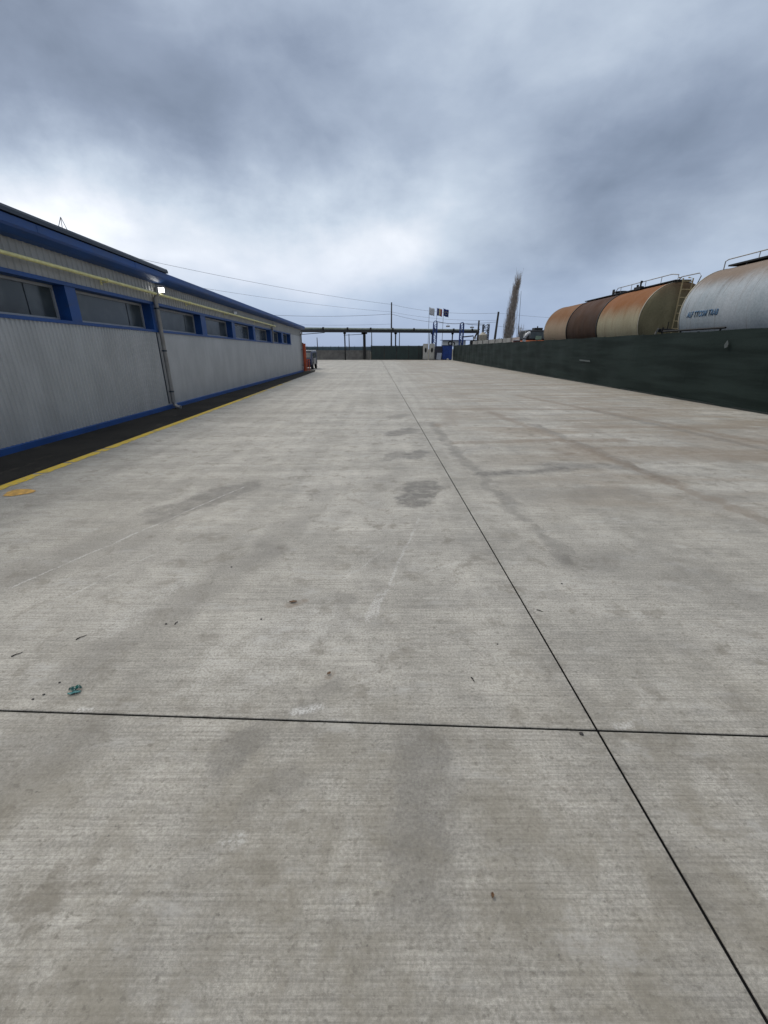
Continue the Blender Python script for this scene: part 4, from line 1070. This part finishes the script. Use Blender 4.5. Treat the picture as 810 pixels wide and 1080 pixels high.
for i, (x, y, w_, h_, lb) in enumerate([(20.3, 77, 5, 3.5, 'dark green bush above the concrete wall, left of the leaning pole'),
        (24.0, 86, 6, 3.9, 'dark green bush above the concrete wall, between the leaning pole and the poplar'),
        (28.5, 88, 5, 3.7, 'dark green bush right of the poplar trunk above the concrete wall')]):
    bush(x, y, w_, 2, h_, 1800, 20+i, lb, g='bushes beyond the concrete wall')

# ------------------------------------------------------------------ litter on the concrete
teal = mat('teal_plastic_film', (.012, .085, .075, 1), .25, vscale=30, var=.4); teal2 = mat('pale_teal_film', (.10, .30, .29, 1), .3, vscale=30, var=.3)
t = thing('plastic_scrap', 'crumpled dark teal plastic scrap lying left just beyond the crossways joint', 'litter', (-1.545, 1.615, .001), R(20), 'litter on the concrete')
def leafshape(L, W, curl, seed, thick=.0015):
    rn = random.Random(seed); m = MB(); N = 7; rows = []
    for i in range(N+1):
        u = i/N; wd = W*math.sin(math.pi*(.06+.9*u))**.7
        rows.append([m.bm.verts.new(((u-.5)*L, s_*wd + rn.uniform(-.1, .1)*W, .002 + curl*abs(s_)**1.5 + curl*.8*math.sin(u*5+seed)**2 + rn.uniform(0, .15)*curl)) for s_ in (-1, -.5, 0, .5, 1)])
    fs = []
    for A, B in zip(rows, rows[1:]):
        for k in range(4): fs.append(m.bm.faces.new((A[k], A[k+1], B[k+1], B[k])))
    r_ = bmesh.ops.extrude_face_region(m.bm, geom=fs)
    for v in [g_ for g_ in r_['geom'] if isinstance(g_, bmesh.types.BMVert)]: v.co.z += thick
    return m
leafshape(.055, .016, .010, 1).build('dark_sheet', teal, t, smooth=True, loc=(0, .012, 0))
o = leafshape(.055, .008, .005, 2).build('pale_edge', teal2, t, smooth=True, loc=(.0, -.010, 0))
lf = mat('dry_brown_leaf', (.14, .075, .035, 1), .8, vscale=30, var=.4); tw = mat('dark_twig', (.018, .015, .013, 1), .85, vscale=20); st_m = mat('small_dark_stone', (.045, .042, .04, 1), .85, vscale=20, bump=.002)
for (x, y, L, W, rz, lb) in [(-.615, 2.41, .05, .010, 10, 'thin dry brown leaf beyond the joint, left of the middle'), (-.29, 1.74, .022, .007, 40, 'tiny dry brown leaf close beyond the crossways joint'),
                             (.34, .78, .014, .005, 80, 'tiny ochre leaf fragment near the bottom of the yard, right of the middle')]:
    o = leafshape(L, W, .004, int(x*100)).build('dry_leaf', lf, smooth=True, loc=(x, y, .001)); o.rotation_euler.z = R(rz); tag(o, lb, 'leaf', 'dry leaves on the concrete')
for (x, y, L, rz, lb) in [(-1.80, 2.04, .055, 50, 'dark twig lying at an angle beyond the teal scrap'), (-2.06, 1.89, .05, 45, 'dark twig near the left edge, level with the first slab bay'),
                          (-1.30, 2.18, .03, 80, 'short thin twig standing lengthwise right of the angled twig'), (1.02, 2.31, .04, -30, 'small twig lying on the lengthwise joint'), (.46, 1.70, .03, -70, 'short dark twig left of the joint crossing')]:
    m = MB(); m.tube([(-L/2, 0, .003), (-L*.1, .003, .005), (L*.2, -.001, .004), (L/2, .002, .003)], .0032, 6, r2=.0015)
    o = m.build('twig', tw, loc=(x, y, 0)); o.rotation_euler.z = R(rz); tag(o, lb, 'twig', 'twigs on the concrete')
rs = random.Random(12)
spots = [(-1.72, 1.57, .009, 'dark pebble left of the teal scrap, nearer of a pair'), (-1.69, 1.60, .009, 'dark pebble left of the teal scrap, farther of a pair'), (-1.67, 1.68, .008, 'dark pebble just beyond the teal scrap'),
         (-1.36, 2.17, .010, 'round dark pebble beside the short thin twig'), (.88, 1.372, .014, 'dark crumb lodged at the crossing of the two joints'), (.66, 1.98, .008, 'small dark pebble left of the lengthwise joint'),
         (-.78, 2.22, .009, 'small dark pebble near the middle of the left slab'), (-1.2, 2.9, .010, 'small dark pebble left of the middle, farther along the slab'), (1.3, 2.65, .010, 'small dark pebble right of the lengthwise joint'),
         (2.3, 1.95, .012, 'dark pebble near the right edge of the photo')]
for x, y, s_, lb in spots:
    s_ *= .62
    m = MB(); bmesh.ops.create_icosphere(m.bm, subdivisions=2, radius=s_)
    for v in m.bm.verts: v.co *= 1 + rs.uniform(-.18, .18); v.co.z *= .55; v.co.x *= 1.15
    tag(m.build('pebble', st_m, loc=(x, y, s_*.4)), lb, 'pebble', 'pebbles on the concrete')
